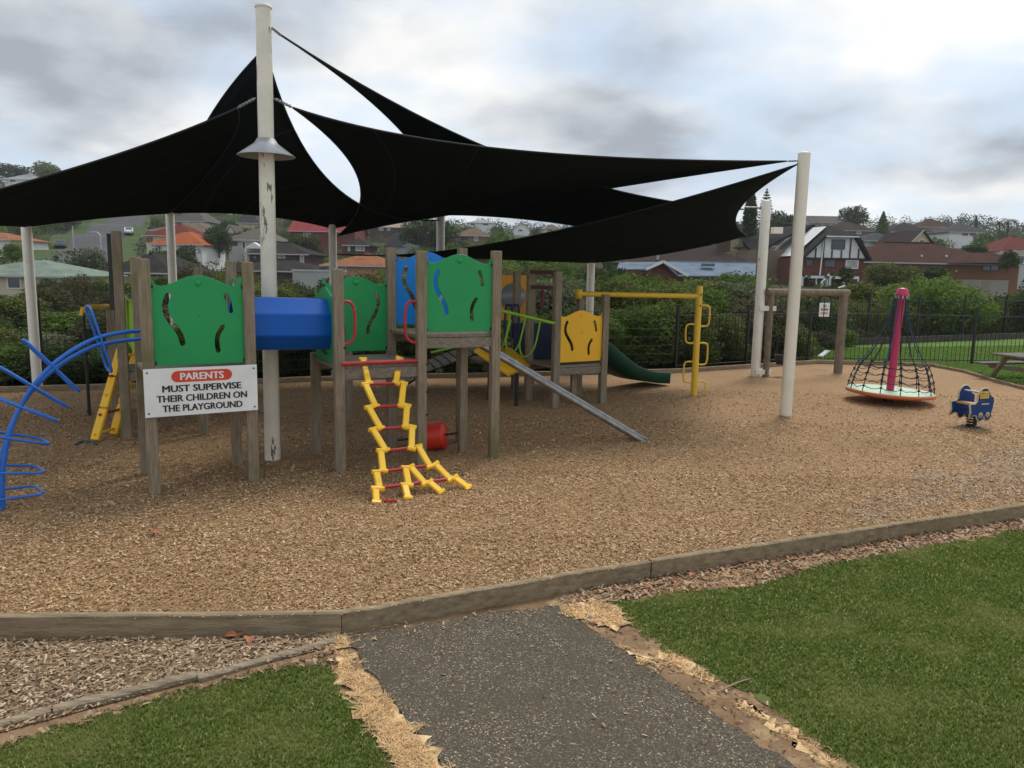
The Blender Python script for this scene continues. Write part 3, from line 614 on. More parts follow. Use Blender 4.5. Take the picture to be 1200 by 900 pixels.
a = at(397, 262, 15.9); P397 = V((a.x, 15.35, 0)); sail_pole(P397.x, P397.y, at(397, 258, 15.35).z, .078, 'pale pole showing above the wooden post by the yellow chain climber', lean=(0, 0))
a = at(518, 252, 16.3); P518 = V((a.x, 16.0, 0)); sail_pole(P518.x, P518.y, at(518, 252, 16.0).z, .085, 'thin white pole behind the light blue panel')
a = at(692, 300, 16.6); P692 = V((a.x, 16.4, 0)); sail_pole(P692.x, P692.y, at(692, 300, 16.4).z, .082, 'short white pole behind the yellow panel tower')

def bez(a, c, b, n): return [a * ((1 - t) ** 2) + c * (2 * t * (1 - t)) + b * (t * t) for t in [i / n for i in range(n + 1)]]
def ctrl(a, m, b, t=.5): return (m - a * (1 - t) ** 2 - b * t * t) / (2 * t * (1 - t))
def sail(label, A, B, C, D, mAB, mBC, mDC, mAD, n=26, sag=0.0, wires=()):
    """Coons patch through four corners; m?? = a point each edge passes through half way (None = small scallop)"""
    t = thing('shade_sail', label, 'shade sail', (A.x, A.y, min(A.z, B.z, C.z, D.z)))
    ctr = (A + B + C + D) / 4
    def edge(p, q, m):
        if m is None: m = (p + q) / 2; m = m + (ctr - m) * .10
        if isinstance(m, tuple): return bez(p, ctrl(p, m[0], q, m[1]), q, n)
        return bez(p, ctrl(p, m, q), q, n)
    eAB, eBC, eDC, eAD = edge(A, B, mAB), edge(B, C, mBC), edge(D, C, mDC), edge(A, D, mAD)
    vs = []
    for j in range(n + 1):
        v = j / n
        for i in range(n + 1):
            u = i / n
            p = eAB[i] * (1 - v) + eDC[i] * v + eAD[j] * (1 - u) + eBC[j] * u - (A * (1 - u) * (1 - v) + B * u * (1 - v) + D * (1 - u) * v + C * u * v)
            p.z -= sag * 16 * u * (1 - u) * v * (1 - v); vs.append(p)
    fs = [(j * (n + 1) + i, j * (n + 1) + i + 1, (j + 1) * (n + 1) + i + 1, (j + 1) * (n + 1) + i) for j in range(n) for i in range(n)]
    mb = MB(); mb.add(vs, fs, True); cl = mb.build('cloth', SAIL, t)
    sd_ = cl.modifiers.new('thickness', 'SOLIDIFY'); sd_.thickness = .004
    for e in (eAB, eBC, eDC, eAD): MB().tube(e, .011, 6).build('hem', HEM, t)
    for i in range(5, n - 2, 6): MB().tube([vs[j * (n + 1) + i] for j in range(n + 1)], .006, 5).build('seam', HEM, t)
    for a, b in wires:
        w = MB().tube([a, b], .007, 6); d = (b - a)
        for k in range(1, 6): w.lathe(a + d * (k / 6.), [(0, -.02), (.016, -.012), (.016, .012), (0, .02)], 8, axis=d)
        w.build('tension_wire', STEEL, t)
    return t
TZ = lambda v: V((PT.x + .02, PT.y, at(312, v, PT.y).z))
rR = V((PR.x, PR.y, at(937, 188, PR.y).z)); pr = V((.1, 0, 0))
# A: from the tall pole out to the left
A0 = TZ(116) + V((-.28, -.02, -.10)); 
A3 = at(-190, 268, 8.4); A2 = V((P40.x, P40.y, at(40, 266, P40.y).z)); A1 = V((P200.x, P200.y, at(196, 250, P200.y).z))
sail('black shade sail sweeping from the tallest pole over the blue arch climber', A0, A1, A2, A3, (at(258, 185, 11.0), .5), None, None, (at(56, 206, 8.32), .55), wires=[(TZ(115) + V((-.09, 0, 0)), A0)])
# B: high peak behind the tall pole
B_0 = TZ(50) + V((-.02, .12, -.02)); B_1 = V((P518.x, P518.y, at(516, 258, P518.y).z)); B_2 = V((P397.x, P397.y, at(399, 268, P397.y).z)); B_3 = V((P200.x, P200.y, at(203, 250, P200.y).z))
sail('black shade sail peaking high behind the tallest pole', B_0, B_1, B_2, B_3, (at(416, 236, 12.56), .55), None, at(300, 252, 15.2), (at(250, 130, 10.68), .35), wires=[(TZ(45) + V((0, .09, 0)), B_0)])
# C: steep sail from the top of the tall pole to the swing side
C0 = TZ(35) + V((.18, .02, -.045)); C1 = V((P885.x - .42, P885.y, at(864, 245, P885.y).z)); C2 = V((P692.x, P692.y, at(692, 268, P692.y).z)); C3 = V((P518.x + .1, P518.y, at(526, 252, P518.y).z))
sail('steep black shade sail falling from the top of the tallest pole towards the swings', C0, C1, C2, C3, (at(576, 175, 11.04), .35), None, at(606, 256, 15.9), (at(456, 139, 10.97), .35), wires=[(TZ(32) + V((.09, 0, 0)), C0)])
# D: wide middle sail between the tall pole and the lone pole
D0 = TZ(116) + V((.28, .03, -.075)); D1 = rR + V((-.24, .02, -.01)); D2 = V((P518.x, P518.y - .05, at(520, 254, P518.y).z)); D3 = V((P397.x + .09, P397.y - .02, at(402, 277, P397.y).z))
sail('wide middle black shade sail reaching from the tallest pole to the lone cream pole', D0, D1, D2, D3, (at(696, 183, 10.42), .65), (D1 + D2) / 2 + V((0, 0, .02)), (D2 + D3) / 2 + V((0, 0, .03)), (at(415, 198, 10.74), .35), wires=[(TZ(115) + V((.09, 0, 0)), D0), (rR, D1)])
# E: low sail
E0 = rR + V((-.10, 0, -.06)); E1 = V((P885.x - .36, P885.y, at(864, 276, P885.y).z)); E2 = V((P692.x, P692.y - .02, at(692, 308, P692.y).z)); E3 = V((P397.x + .09, P397.y - .06, at(404, 298, P397.y).z))
sail('lowest black shade sail slung from the lone cream pole towards the wooden towers', E0, E1, E2, E3, (at(868, 243, 13.64), .45), at(786, 296, 15.6), at(560, 303, 15.7), (at(672, 266, 12.87), .35), wires=[(rR, E0)])

# ------------------------------------------------------------------ play towers
E1V, E2V = V((.80, .36, 0)), V((-.43, .74, 0))
def post(parent, x, y, h, w=.102, rz=math.atan2(.36, .80), m=WOOD):
    mb = MB(); mb.box((x, y, (h - .3) / 2), (w, w, h + .3), rz); return mb.build('post', m, parent, bevel=.008)
def bolt_row(parent, x, y, zs, d):
    for z in zs: MB().tube([V((x, y, z)), V((x, y, z)) + V(d) * .03], .014, 8).build('bolt', DARKMETAL, parent)
def deck(parent, a, b, d, z, n=6, over=.04):
    """planks laid along a->b, n of them from the a-b edge to the d side; joist beams under the edges"""
    a, b, d = V(a), V(b), V(d); x = (b - a); y = (d - a); w = y.length / n; xd = x.normalized(); yd = y.normalized()
    rz = math.atan2(x.y, x.x)
    for i in range(n):
        c = a + x / 2 + y * ((i + .5) / n); mb = MB(); zz = z + random.uniform(-.003, .003)
        mb.box((c.x, c.y, zz - .02), (x.length + over * 2, w - .012, .04), rz); mb.build('plank', DECK, parent, bevel=.004)
    for p, q_ in ((a, b), (d, d + x)):
        MB().beam(V((p.x, p.y, z - .095)), V((q_.x, q_.y, z - .095)), .045, .105).build('joist', DECK, parent)
def panel_loops(w, h, style='wave', mirror=False):
    o = []; n = 20
    o.append((0, 0)); o.append((w, 0))
    # right ear, wavy top, left ear
    topx = np.linspace(w, 0, n)
    o += [(w + .012, h * .97), (w + .004, h * 1.0), (w - .03, h * .92)]
    for x in topx[2:-2]:
        t = x / w; o.append((x, h * (.895 + .135 * math.sin(math.pi * t) ** 2.4)))
    o += [(.03, h * .92), (-.004, h * 1.0), (-.012, h * .97)]
    fx = (lambda x: w - x) if mirror else (lambda x: x)
    sl = []
    if style == 'wave':
        S1 = [(.17, .80), (.135, .70), (.14, .60), (.19, .50), (.25, .41), (.29, .33), (.305, .25)]
        S2 = [(.81, .80), (.84, .72), (.86, .62)]
        S3 = [(.76, .43), (.705, .34), (.69, .24), (.70, .15)]
        for s, r in ((S1, .030), (S2, .027), (S3, .027)):
            P = [(fx(a * w), b * h) for a, b in s]; P = [tuple(q[:2]) for q in smooth_path([(p[0], p[1], 0) for p in P], 3)]
            sl.append(capsule(P, r * w / .75 * .9))
    if style == 'hole':
        sl.append([(w / 2 + .29 * math.cos(k * math.pi / 8), h * .47 + .29 * math.sin(k * math.pi / 8)) for k in range(16)])
    return [o] + sl
def panel(parent, a, b, z0, z1, m, style='wave', mirror=False, inset=.055, off=0.0):
    a, b = V((a[0], a[1], z0)), V((b[0], b[1], z0)); d = (b - a).normalized(); a = a + d * inset; b = b - d * inset; w = (b - a).length
    me = flat_shape(panel_loops(w, z1 - z0, style, mirror), .02, .003)
    p = stand(me, a, d, parent, 'panel', m, off=off)
    n = d.cross(V((0, 0, 1))) * 1.0
    c = a + d * w / 2 + V((0, 0, (z1 - z0) * .945)) + n * (-off + .012)
    MB().lathe(c, [(0, -.004), (.028, -.004), (.03, .004), (.024, .009), (0, .009)], 14, axis=n).build('button', m, p)
    if style == 'wave':
        c = a + d * w * .5 + V((0, 0, (z1 - z0) * .58)) + n * (-off + .011)
        MB().lathe(c, [(0, -.002), (.012, -.002), (.009, .006), (0, .007)], 10, axis=n).build('rivet', STEEL, p)
    for s in (0, 1):
        for zz in (.03, .9):
            e = (a if s == 0 else b) + V((0, 0, (z1 - z0) * zz)) - n * off
            MB().box(e + (d * (-.012 if s == 0 else .012)), (.05, .035, .03), math.atan2(d.y, d.x)).build('clip', DARKMETAL, p)
    return p

# tower with the sign
t1 = thing('play_tower', 'wooden play tower with green panel behind the parents notice', 'play tower', (-3.2, 7.7, 0))
Pa, Pb, Pc, Pd = V((-3.31, 6.93, 0)), V((-2.54, 7.39, 0)), V((-3.68, 7.55, 0)), V((-2.92, 7.99, 0))
zt = at(172, 303, Pa.y).z
for P, h in ((Pa, zt), (Pb, zt - .01), (Pc, zt + .02), (Pd, zt)): post(t1, P.x, P.y, h)
z1 = at(238, 431, 7.15).z; deck(t1, Pa, Pb, Pc, z1, 5)
zp0 = z1 + .035
panel(t1, Pa, Pb, zp0, at(232, 326, (Pa.y + Pb.y) / 2).z, GREEN)
panel(t1, Pb, Pd, zp0, zp0 + .78, GREEN, 'hole')
# tower behind it on the left
t0 = thing('play_tower', 'old wooden tower with lime barrier beside the yellow ladder', 'play tower', (-4.9, 10, 0))
Na, Nb = V((-4.7, 9.2, 0)), V((-3.94, 9.63, 0)); Nc, Nd = V((-5.25, 10.03, 0)), V((-4.36, 10.41, 0))
post(t0, Na.x, Na.y, at(143, 271, Na.y).z, .11); post(t0, Nb.x, Nb.y, at(214, 318, Nb.y).z); post(t0, Nc.x, Nc.y, 1.5); post(t0, Nd.x, Nd.y, 1.5)
pn = at(128, 357, 11.6); post(t0, pn.x, 11.6, pn.z); pn2 = at(232, 312, 9.4); post(t0, pn2.x, 9.4, pn2.z)
deck(t0, Na, Nb, Nc, at(180, 428, 9.6).z, 6)
MB().box((Na.x - .085, Na.y + .02, at(136, 274, Na.y).z - .45), (.05, .05, .9)).build('dark_post', DARKMETAL, t0)
lb = MB(); x0, x1 = at(146, 350, 9.9), at(163, 362, 8.6)
lt = thing('railing', 'lime green slatted railing behind the blue arch climber', 'railing', (x0.x, x0.y, 1.1))
top0, top1 = at(146, 346, 9.8), at(163, 362, 8.5); bo0, bo1 = at(148, 396, 9.8), at(164, 418, 8.5)
MB().tube([top0, top1], .022, 8).build('rail', LIME, lt); MB().tube([bo0, bo1], .022, 8).build('rail', LIME, lt)
for k in range(7): MB().beam(top0.lerp(top1, k / 6), bo0.lerp(bo1, k / 6), .02, .05).build('slat', LIME, lt)
hb = thing('handrail', 'yellow overhead handle bar with thin black support post', 'handrail', (*g(105, 487)[:2], 0))
hp = g(105, 487); zt_ = at(99, 361, hp.y).z
MB().tube([hp + V((0, 0, -.2)), V((hp.x, hp.y, zt_ - .05))], .022, 8).build('support_post', DARKMETAL, hb)
MB().tube([V((hp.x - .02, hp.y, zt_ - .1)), V((hp.x, hp.y, zt_)), V((hp.x + .06, hp.y + .02, zt_ + .02)), V((pn.x, 11.55, pn.z - .02))], .035, 8).build('bar', YPAINT, hb)
yl = thing('ladder', 'yellow plastic ladder leaning up to the old tower', 'ladder', (*g(113, 520)[:2], 0))
l0 = g(111, 518); l1 = at(143, 405, 9.5)
for s in (0, 1):
    o_ = V((.05, .34, 0)) * s
    pa_, pb_ = l0 + o_ + V((0, 0, .02)), l1 + o_
    for k in range(3): MB().beam(pa_.lerp(pb_, k / 3), pa_.lerp(pb_, (k + .97) / 3), .05, .10, (1, 0, 0)).build('side_link', LINK, yl, bevel=.01)
for k in range(5):
    c = l0.lerp(l1, .08 + k * .2); MB().tube([c + V((-.01, -.05, 0)), c + V((.05, .40, 0))], .018, 8).build('rung', REDPAINT if k % 2 else LINK, yl)
r_ = [g(u, v, .015) for u, v in ((88, 521), (98, 517), (108, 518), (113, 520))]
tag(MB().tube(smooth_path(r_), .012, 6).build('rope', ROPEBLUE), 'short blue green rope end lying by the yellow ladder', 'rope')

# notice on the front of the tower
sgn = thing('sign', 'white notice board reading parents must supervise their children', 'sign', (-3.02, 7.3, .7))
sdir = (Pb - Pa).normalized(); snrm = sdir.cross(V((0, 0, 1))); s0, s1 = Pa - sdir * .055 + snrm * .085, Pb + sdir * .04 + snrm * .085
sdir = (s1 - s0).normalized(); snrm = sdir.cross(V((0, 0, 1)))
sz1, sz0 = at(170, 433, s0.y).z, at(173, 490, s0.y).z
sw, sh = (s1 - s0).length, sz1 - sz0
bd = MB(); bd.box((s0 + s1) / 2 + V((0, 0, (sz0 + sz1) / 2)), (sw, .008, sh), math.atan2(sdir.y, sdir.x)); bd.build('board', SIGNW, sgn, bevel=.002)
sc = (s0 + s1) / 2 + V((0, 0, (sz0 + sz1) / 2))
def on_sign(me, fx, fy, m, name, off): return stand(me, sc + sdir * (fx * sw) + V((0, 0, fy * sh)), sdir, sgn, name, m, off=off)
on_sign(flat_shape([capsule([(-.215 * sw, 0), (0, 0), (.215 * sw, 0)], .118 * sh, 10)], .002), 0, .32, SIGNR, 'red_pill', .0055)
def fit(txt, w, h, bold):
    me = text_mesh(txt, 1.0, 0); bm = bmesh.new()
    for k in range(-3, 4): me2 = me.copy(); me2.transform(Matrix.Translation((.012 * k, .008 * (-1) ** k, .0003 * k))); bm.from_mesh(me2); bpy.data.meshes.remove(me2)
    bm.to_mesh(me); bm.free(); c = np.array([v.co for v in me.vertices]); mn, mx_ = c.min(0), c.max(0)
    me.transform(Matrix.Translation((-(mn[0] + mx_[0]) / 2, -(mn[1] + mx_[1]) / 2, 0))); me.transform(Matrix.Diagonal((w / (mx_[0] - mn[0]), h / (mx_[1] - mn[1]), 1, 1))); return me
on_sign(fit('PARENTS', .385 * sw, .150 * sh, .035), 0, .32, SIGNW, 'lettering', .0085)
for k, (tx, w_) in enumerate((('MUST SUPERVISE', .70), ('THEIR CHILDREN ON', .80), ('THE PLAYGROUND', .71))):
    on_sign(fit(tx, w_ * sw, .140 * sh, .035), .0, .075 - .205 * k, SIGNK, 'lettering', .0065)
for sx in (-1, 1):
    for sy in (-1, 1): MB().lathe(sc + sdir * (sx * .47 * sw) + V((0, 0, sy * .42 * sh)) + snrm * .004, [(.009, 0), (.008, .003), (0, .004)], 10, axis=snrm).build('screw', DARKMETAL, sgn)

# twin tower in the middle
Q1, Q2, Q3 = V((-1.77, 7.78, 0)), V((-0.98, 8.19, 0)), V((-0.2, 8.54, 0)); Q4, Q5, Q6 = V((-2.21, 8.56, 0)), V((-1.42, 8.92, 0)), V((-0.62, 9.25, 0))
t2 = thing('play_tower', 'wooden twin deck tower with two green panels and a blue one', 'play tower', (-1.2, 8.6, 0))
for P, v in ((Q1, 315), (Q2, 294), (Q3, 294), (Q5, 290), (Q6, 291)): post(t2, P.x, P.y, at(proj((P.x, P.y, 2))[0], v, P.y).z)
post(t2, Q4.x, Q4.y, 1.16)
qq = at(407, 322, 10.2); post(t2, qq.x, 10.2, qq.z)
qs = g(541, 522); post(t2, qs.x + .03, qs.y - .35, 1.40, .09)
z2, z3 = at(445, 426, 8.0).z, at(540, 391, 8.4).z
deck(t2, Q1, Q2, Q4, z2, 6); deck(t2, Q2, Q3, Q5, z3, 6, .03)
panel(t2, Q2, Q3, z3 + .03, at(538, 301, 8.4).z, GREEN)
panel(t2, Q5, Q6, z3 + .05, at(500, 298, 9.17).z, BLUEP, mirror=False)
panel(t2, Q4 + V((.05, .0, 0)), Q5, z2 + .05, at(412, 326, 8.9).z, GREEN, mirror=True)
panel(t2, Q1 + V((-.02, 0, 0)), Q4, z2 - .02, z2 + .76, GREEN, 'hole')
for P, s in ((Q1, 1), (Q2, -1)):
    zz = [at(400, v, 8.0).z for v in (352, 358, 372, 386, 393)]
    d = E1V.normalized() * s; b = V((P.x, P.y, 0)) + d * .05 + V((0, -.03, 0))
    MB().tube(smooth_path([b + V((0, 0, z2 + 0.65)), b + d * .08 + V((0, 0, z2 + 0.64)), b + d * .12 + V((0, 0, z2 + 0.55)), b + d * .12 + V((0, 0, z2 + 0.33)), b + d * .08 + V((0, 0, z2 + 0.24)), b + V((0, 0, z2 + 0.21))], 4), .016, 8).build('grab_handle', REDPAINT, t2)
bolt_row(t2, Q2.x + .05, Q2.y - .02, (.55, .8, 1.1), (1, .1, 0))
bolt_row(t2, Q1.x + .05, Q1.y - .02, (1.3,), (1, .1, 0))

# tunnel between the towers
ta, tb = (Pb + Pd) / 2 + V((-.03, -.02, 0)), (Q1 + Q4) / 2 + V((.03, .01, 0)); ta.z = at(300, 379, ta.y).z; tb.z = at(375, 379, tb.y).z
tn = thing('play_tunnel', 'blue octagonal plastic tunnel joining the two wooden towers', 'tunnel', ((ta.x + tb.x) / 2, (ta.y + tb.y) / 2, 1.3))
dt = (tb - ta); ln = dt.length; R0 = .285
n8 = 8; Mx = dt.to_track_quat('Z', 'Y').to_matrix(); vs = []; fs = []
prof = [(R0, 0), (R0, ln), (R0 - .02, ln), (R0 - .02, 0)]
for r, z in prof: vs += [ta + Mx @ V((r * math.cos(math.pi / 8 + k * math.pi / 4), r * math.sin(math.pi / 8 + k * math.pi / 4), z)) for k in range(8)]
for i in range(4): fs += [(i * 8 + k, i * 8 + (k + 1) % 8, ((i + 1) % 4) * 8 + (k + 1) % 8, ((i + 1) % 4) * 8 + k) for k in range(8)]
mb = MB(); mb.add(vs, fs); mb.build('shell', TUBEBLUE, tn, bevel=.02)
for c in (ta, tb):
    MB().lathe(c, [(R0 - .015, -.02), (R0 + .03, -.02), (R0 + .03, .02), (R0 - .015, .02), (R0 - .015, -.02)], 8, False, axis=dt).build('flange', TUBEBLUE if c is ta else GREEN, tn)

# blue arch climber
ac = thing('arch_climber', 'blue steel arch climber with loop rungs', 'arch climber', (-4.3, 7.1, 0))
e1n = V((-.86, -.51, 0)); st = (Pa + Pc) / 2; st = at(168, 392, st.y)
foot = g(2, 596)
APX = [(168, 392), (140, 395), (112, 401), (84, 415), (58, 434), (36, 458), (19, 486), (8, 516), (2, 550), (1, 575), (2, 597)]
pn_ = V((0, 0, 1)).cross((foot - st).normalized()); pn_.z = 0; pn_.normalize()
arch = [onplane(u, v, st, pn_) for u, v in APX]; arch[-1].z = -.05
for s in (-1, 1): MB().tube([p + pn_ * (s * .06) + V((0, 0, .045 * s * min(1, p.z / 1.2))) for p in smooth_path(arch, 4)], .019, 8).build('rail', BLUEPAINT, ac)
AS = smooth_path(arch, 6); cum = [0]
for i in range(1, len(AS)): cum.append(cum[-1] + (AS[i] - AS[i - 1]).length)
for v_ in (399, 431, 452, 478, 512, 548, 578):
    i = min(range(len(AS)), key=lambda k: abs(proj(AS[k])[1] - v_)); c = AS[i]; tg = (AS[min(i + 1, len(AS) - 1)] - AS[i - 1]).normalized()
    side = tg.cross(pn_).normalized(); out_, in_, hw = .33, .30, .075; lp = []; hw = .07 if v_ < 440 else .14 if v_ < 460 else .17
    if side.z + side.x * -.3 < 0: side = -side
    for sx, sy in ((-.6, 1), (.85, 1), (.97, .7), (1, 0), (.97, -.7), (.85, -1), (-.85, -1), (-.97, -.7), (-1, 0), (-.97, .7), (-.85, 1)): lp.append(c + side * (sx * (out_ if sx > 0 else in_)) + pn_ * (sy * hw))
    for p_ in lp: p_.z = max(p_.z, .015)
    MB().tube(lp, .0115, 8, closed=True).build('loop_rung', BLUEPAINT, ac)

# yellow chain climber
cc = thing('chain_climber', 'yellow plastic chain climber with red rungs hung from the lower deck', 'climber', (*g(470, 575)[:2], 0))
tl = at(425, 424, 7.97); bl, br = g(441, 590), g(549, 573); nrm = (bl - tl).cross(br - tl).normalized()
OP = lambda u, v: onplane(u, v, tl, nrm)
STR = [[(425, 421), (432, 449)], [(428, 450), (440, 476)], [(432, 477), (446, 502)], [(437, 503), (452, 528)], [(446, 528), (449, 552)], [(441, 553), (445, 573)], [(440, 572), (441, 590)],
       [(468, 420), (464, 449)], [(473, 449), (470, 476)], [(477, 475), (475, 501)], [(483, 500), (482, 526)], [(490, 523), (504, 547)], [(510, 544), (528, 562)], [(533, 560), (549, 573)],
       [(475, 548), (479, 569)], [(474, 568), (478, 587)], [(481, 547), (498, 567)], [(503, 565), (517, 579)]]
for a, b in STR:
    pa_, pb_ = OP(*a), OP(*b); pa_.z = max(pa_.z, .012); pb_.z = max(pb_.z, .012)
    m_ = MB(); m_.beam(pa_, pb_, .062, .036, nrm)
    d = (pb_ - pa_).normalized(); sd_ = d.cross(nrm).normalized()
    m_.tube([pa_ - sd_ * .042, pa_ + sd_ * .042], .024, 10); m_.tube([pb_ - sd_ * .042, pb_ + sd_ * .042], .024, 10)
    m_.build('link', LINK, cc, bevel=.008)
for (a, b) in [((428, 450), (472, 449)), ((434, 477), (476, 475)), ((440, 503), (482, 500)), ((447, 529), (489, 524)), ((445, 553), (506, 545)), ((442, 572), (531, 561))]:
    MB().tube([OP(*a) - nrm * .0, OP(*b)], .017, 8).build('rung', REDPAINT, cc)
MB().tube([Q1 + V((.04, -.05, z2 + .02)), Q2 + V((-.04, -.06, z2 + .02))], .022, 8).build('hanging_bar', REDPAINT, cc)
bb = g(455, 587, .01); MB().box(bb, (.16, .04, .02), .1).build('ground_bar', REDPAINT, cc)

# drum
dr = thing('spinning_drum', 'red plastic spinning drum low between the tower posts', 'drum', (-.92, 8.95, .13))
da, db_ = at(466, 516, 8.9), at(541, 507, 8.8); dd = (db_ - da).normalized(); c0 = at(496, 514, 8.9); c0 = da + dd * (c0.x - da.x) / dd.x; c1 = c0 + dd * .27
MB().tube([da, db_], .014, 8).build('axle', DARKMETAL, dr)
mb = MB(); k_ = 14; prof = []
for i in range(k_ + 1):
    prof.append((.158 + (.006 if i % 2 else 0), .27 * i / k_))
mb.lathe(c0, [(.02, 0)] + prof + [(.02, .27)], 24, axis=dd); mb.build('barrel', REDPL, dr)

# steel slide rails
sr = thing('slide_rails', 'pair of steel slide rails sloping down from the higher deck', 'slide rails', (*g(755, 515)[:2], 0))
ra, rb = at(552, 394, 9.15), g(753, 514)
for o_ in (V((0, 0, 0)), V((-.04, -.15, -.0))): MB().tube([ra + o_, ra.lerp(rb, .3) + o_ * 1.0, rb + o_ + V((0, 0, .0)), rb + o_ + (rb - ra).normalized() * .1], .035, 10).build('rail', STEEL, sr)

# far tower with yellow panel
R1, R2, R3, R4 = V((0.67, 11.85, 0)), V((1.47, 12.36, 0)), V((0.27, 12.53, 0)), V((1.14, 13.13, 0))
t4 = thing('play_tower', 'far wooden tower with yellow panel above the dark green slide', 'play tower', (.9, 12.4, 0))
for P, v in ((R1, 318), (R2, 345), (R3, 320), (R4, 343)): post(t4, P.x, P.y, at(proj((P.x, P.y, 2))[0], v, P.y).z, .11)
z4 = at(680, 428, 12.0).z; deck(t4, R1, R2, R3, z4, 6)
panel(t4, R1, R2, z4 + .05, at(680, 366, 12.0).z, YELLOWP)
MB().box(((R1.x + R2.x) / 2 - .08, 12.25, z4 / 2 - .08), (.08, .08, z4), .4).build('prop', WOOD, t4)
for v in (319, 337):
    z = at(636, v, 12.1).z; MB().beam(V((R3.x, R3.y, z)), V((R1.x, R1.y, z)), .05, .06).build('red_crossbar', mat('red_brown_paint', (.13, .03, .025), .7), t4)
mb = MB(); zz = at(642, 345, 12).z; mb.tube([V((.45, 12.2, at(642, 340, 12.2).z)), V((.45, 12.2, at(642, 362, 12.2).z))], .03, 8); mb.build('red_handle', MATS['red_brown_paint'], t4)
# window panel tower behind
t5 = thing('play_tower', 'back tower with orange panel and round bubble window', 'play tower', (-.05, 13.7, 0))
U1, U2, U3, U4 = V((0.05, 13.26, 0)), V((0.42, 13.51, 0)), V((-0.35, 14.05, 0)), V((0.35, 14.4, 0))
for P, v in ((U1, 318), (U3, 325), (U4, 325)): post(t5, P.x, P.y, at(602, v, P.y).z, .11)
deck(t5, U1 + V((-.55, -.15, 0)), U2, U3 + V((-.4, .0, 0)), .55, 6)
w0, w1 = at(583, 375, 14.0), at(624, 323, 14.0); wd, hh = w1.x - w0.x, w1.z - w0.z
ol = [(0, 0), (wd - .06, 0), (wd - .06, hh * .32), (wd, hh * .38), (wd, hh), (0, hh)]
hl_ = [(wd * .42 + .215 * math.cos(k * math.pi / 12), hh * .52 + .25 * math.sin(k * math.pi / 12)) for k in range(24)]
stand(flat_shape([ol, hl_], .025, .003), w0, (1, .12, 0), t5, 'panel', ORANGEP)
mb = MB(); cb = w0 + V((wd * .42, .03, hh * .52)); vs = []
mb.lathe(cb, [(.245, 0), (.22, .05), (.17, .10), (.09, .13), (0, .14)], 24, axis=(0, -1, 0)); mb.build('bubble_window', BUBBLE, t5)
cw = MB(); cw.box((.42, 13.2, .92), (.85, .05, .62), .25); cw.build('climbing_board', NAVY, t5)
for k in range(5): MB().tube([(.05 + .02, 13.12, .68 + k * .12), (.82, 13.30, .68 + k * .12)], .02, 6).build('board_rib', NAVY, t5)
for uu in (596, 604):
    a = at(uu, 362, 13.1); MB().tube(smooth_path([a + V((-.05, 0, -.5)), a + V((-.05, 0, 0)), a + V((0, 0, .06)), a + V((.06, 0, 0)), a + V((.06, 0, -.5))]), .02, 8).build('hoop', NAVY, t5)
# bridge with planks and lime rail
br_ = thing('plank_bridge', 'arched plank bridge with lime rails behind the twin deck tower', 'bridge', (-1.2, 12, .3))
bp = smooth_path([at(470, 452, 12.6), at(500, 434, 12.4), at(535, 420, 12.3), at(570, 408, 12.3), at(598, 402, 12.4)], 4)
for i in range(len(bp) - 1):
    a, b = bp[i], bp[i + 1]; c = (a + b) / 2; d = (b - a).normalized(); sd_ = V((-.25, .97, 0)); up = d.cross(sd_).normalized()
    M = Matrix((d, sd_, up)).transposed(); MB().box(c + sd_ * .35, ((b - a).length - .03, .85, .04), M=M).build('plank', DECK, br_)
MB().tube([p + V((0, -.05, -.04)) for p in bp], .02, 6).build('chain', DARKMETAL, br_)
MB().tube([at(505, 413, 12.2), at(552, 403, 12.2)], .02, 6).build('rail', LIME, br_)
MB().tube([at(508, 404, 12.3), at(530, 398, 12.3), at(552, 392, 12.3)], .02, 6).build('rail', LIME, br_)
g2_ = thing('bridge_railing', 'lime bridge railing with drooping loops leading to the yellow panel tower', 'railing', at(616, 412, 11.9))
ra_, rb_ = at(574, 361, 11.6), at(650, 379, 11.75)
MB().tube([ra_, rb_], .026, 8).build('rail', LIME, g2_)
for (u0, v0, u1, v1, u2, v2) in [(598, 369, 592, 398, 583, 409), (616, 372, 609, 401, 596, 413), (633, 377, 627, 405, 612, 417)]:
    MB().tube(smooth_path([at(u0, v0, 11.65), at(u1, v1, 11.7), at((u1 + u2) / 2, v2 - 1, 11.8), at(u2, v2, 11.9), at(u2 - 3, v2 - 14, 12.1), at(u2 + 3, v2 - 38, 12.2)], 4), .014, 6).build('loop', LIME, g2_)
ys = thing('ramp', 'tilted yellow plastic ramp board behind the steel slide rails', 'ramp', at(590, 437, 12.0))
k4 = [at(557, 408, 12.0), at(598, 437, 11.7), at(623, 427, 12.5), at(590, 400, 12.9)]; nn = (k4[1] - k4[0]).cross(k4[3] - k4[0]).normalized() * .07
mb = MB(); mb.add([p for p in k4] + [p - nn for p in k4], [(0, 1, 2, 3), (7, 6, 5, 4), (0, 4, 5, 1), (1, 5, 6, 2), (2, 6, 7, 3), (3, 7, 4, 0)]); mb.build('board', YELLOWP, ys, bevel=.01)
for c in (k4[1].lerp(k4[2], .3), k4[0].lerp(k4[3], .5)): MB().tube([V((c.x, c.y, -.1)), c - V((0, 0, .05))], .03, 8).build('leg', DARKMETAL, ys)
# dark clutter posts under the far decks
for (u, v, vt) in ((562, 462, 400), (350, 458, 415), (368, 466, 400), (430, 470, 424)):
    pass
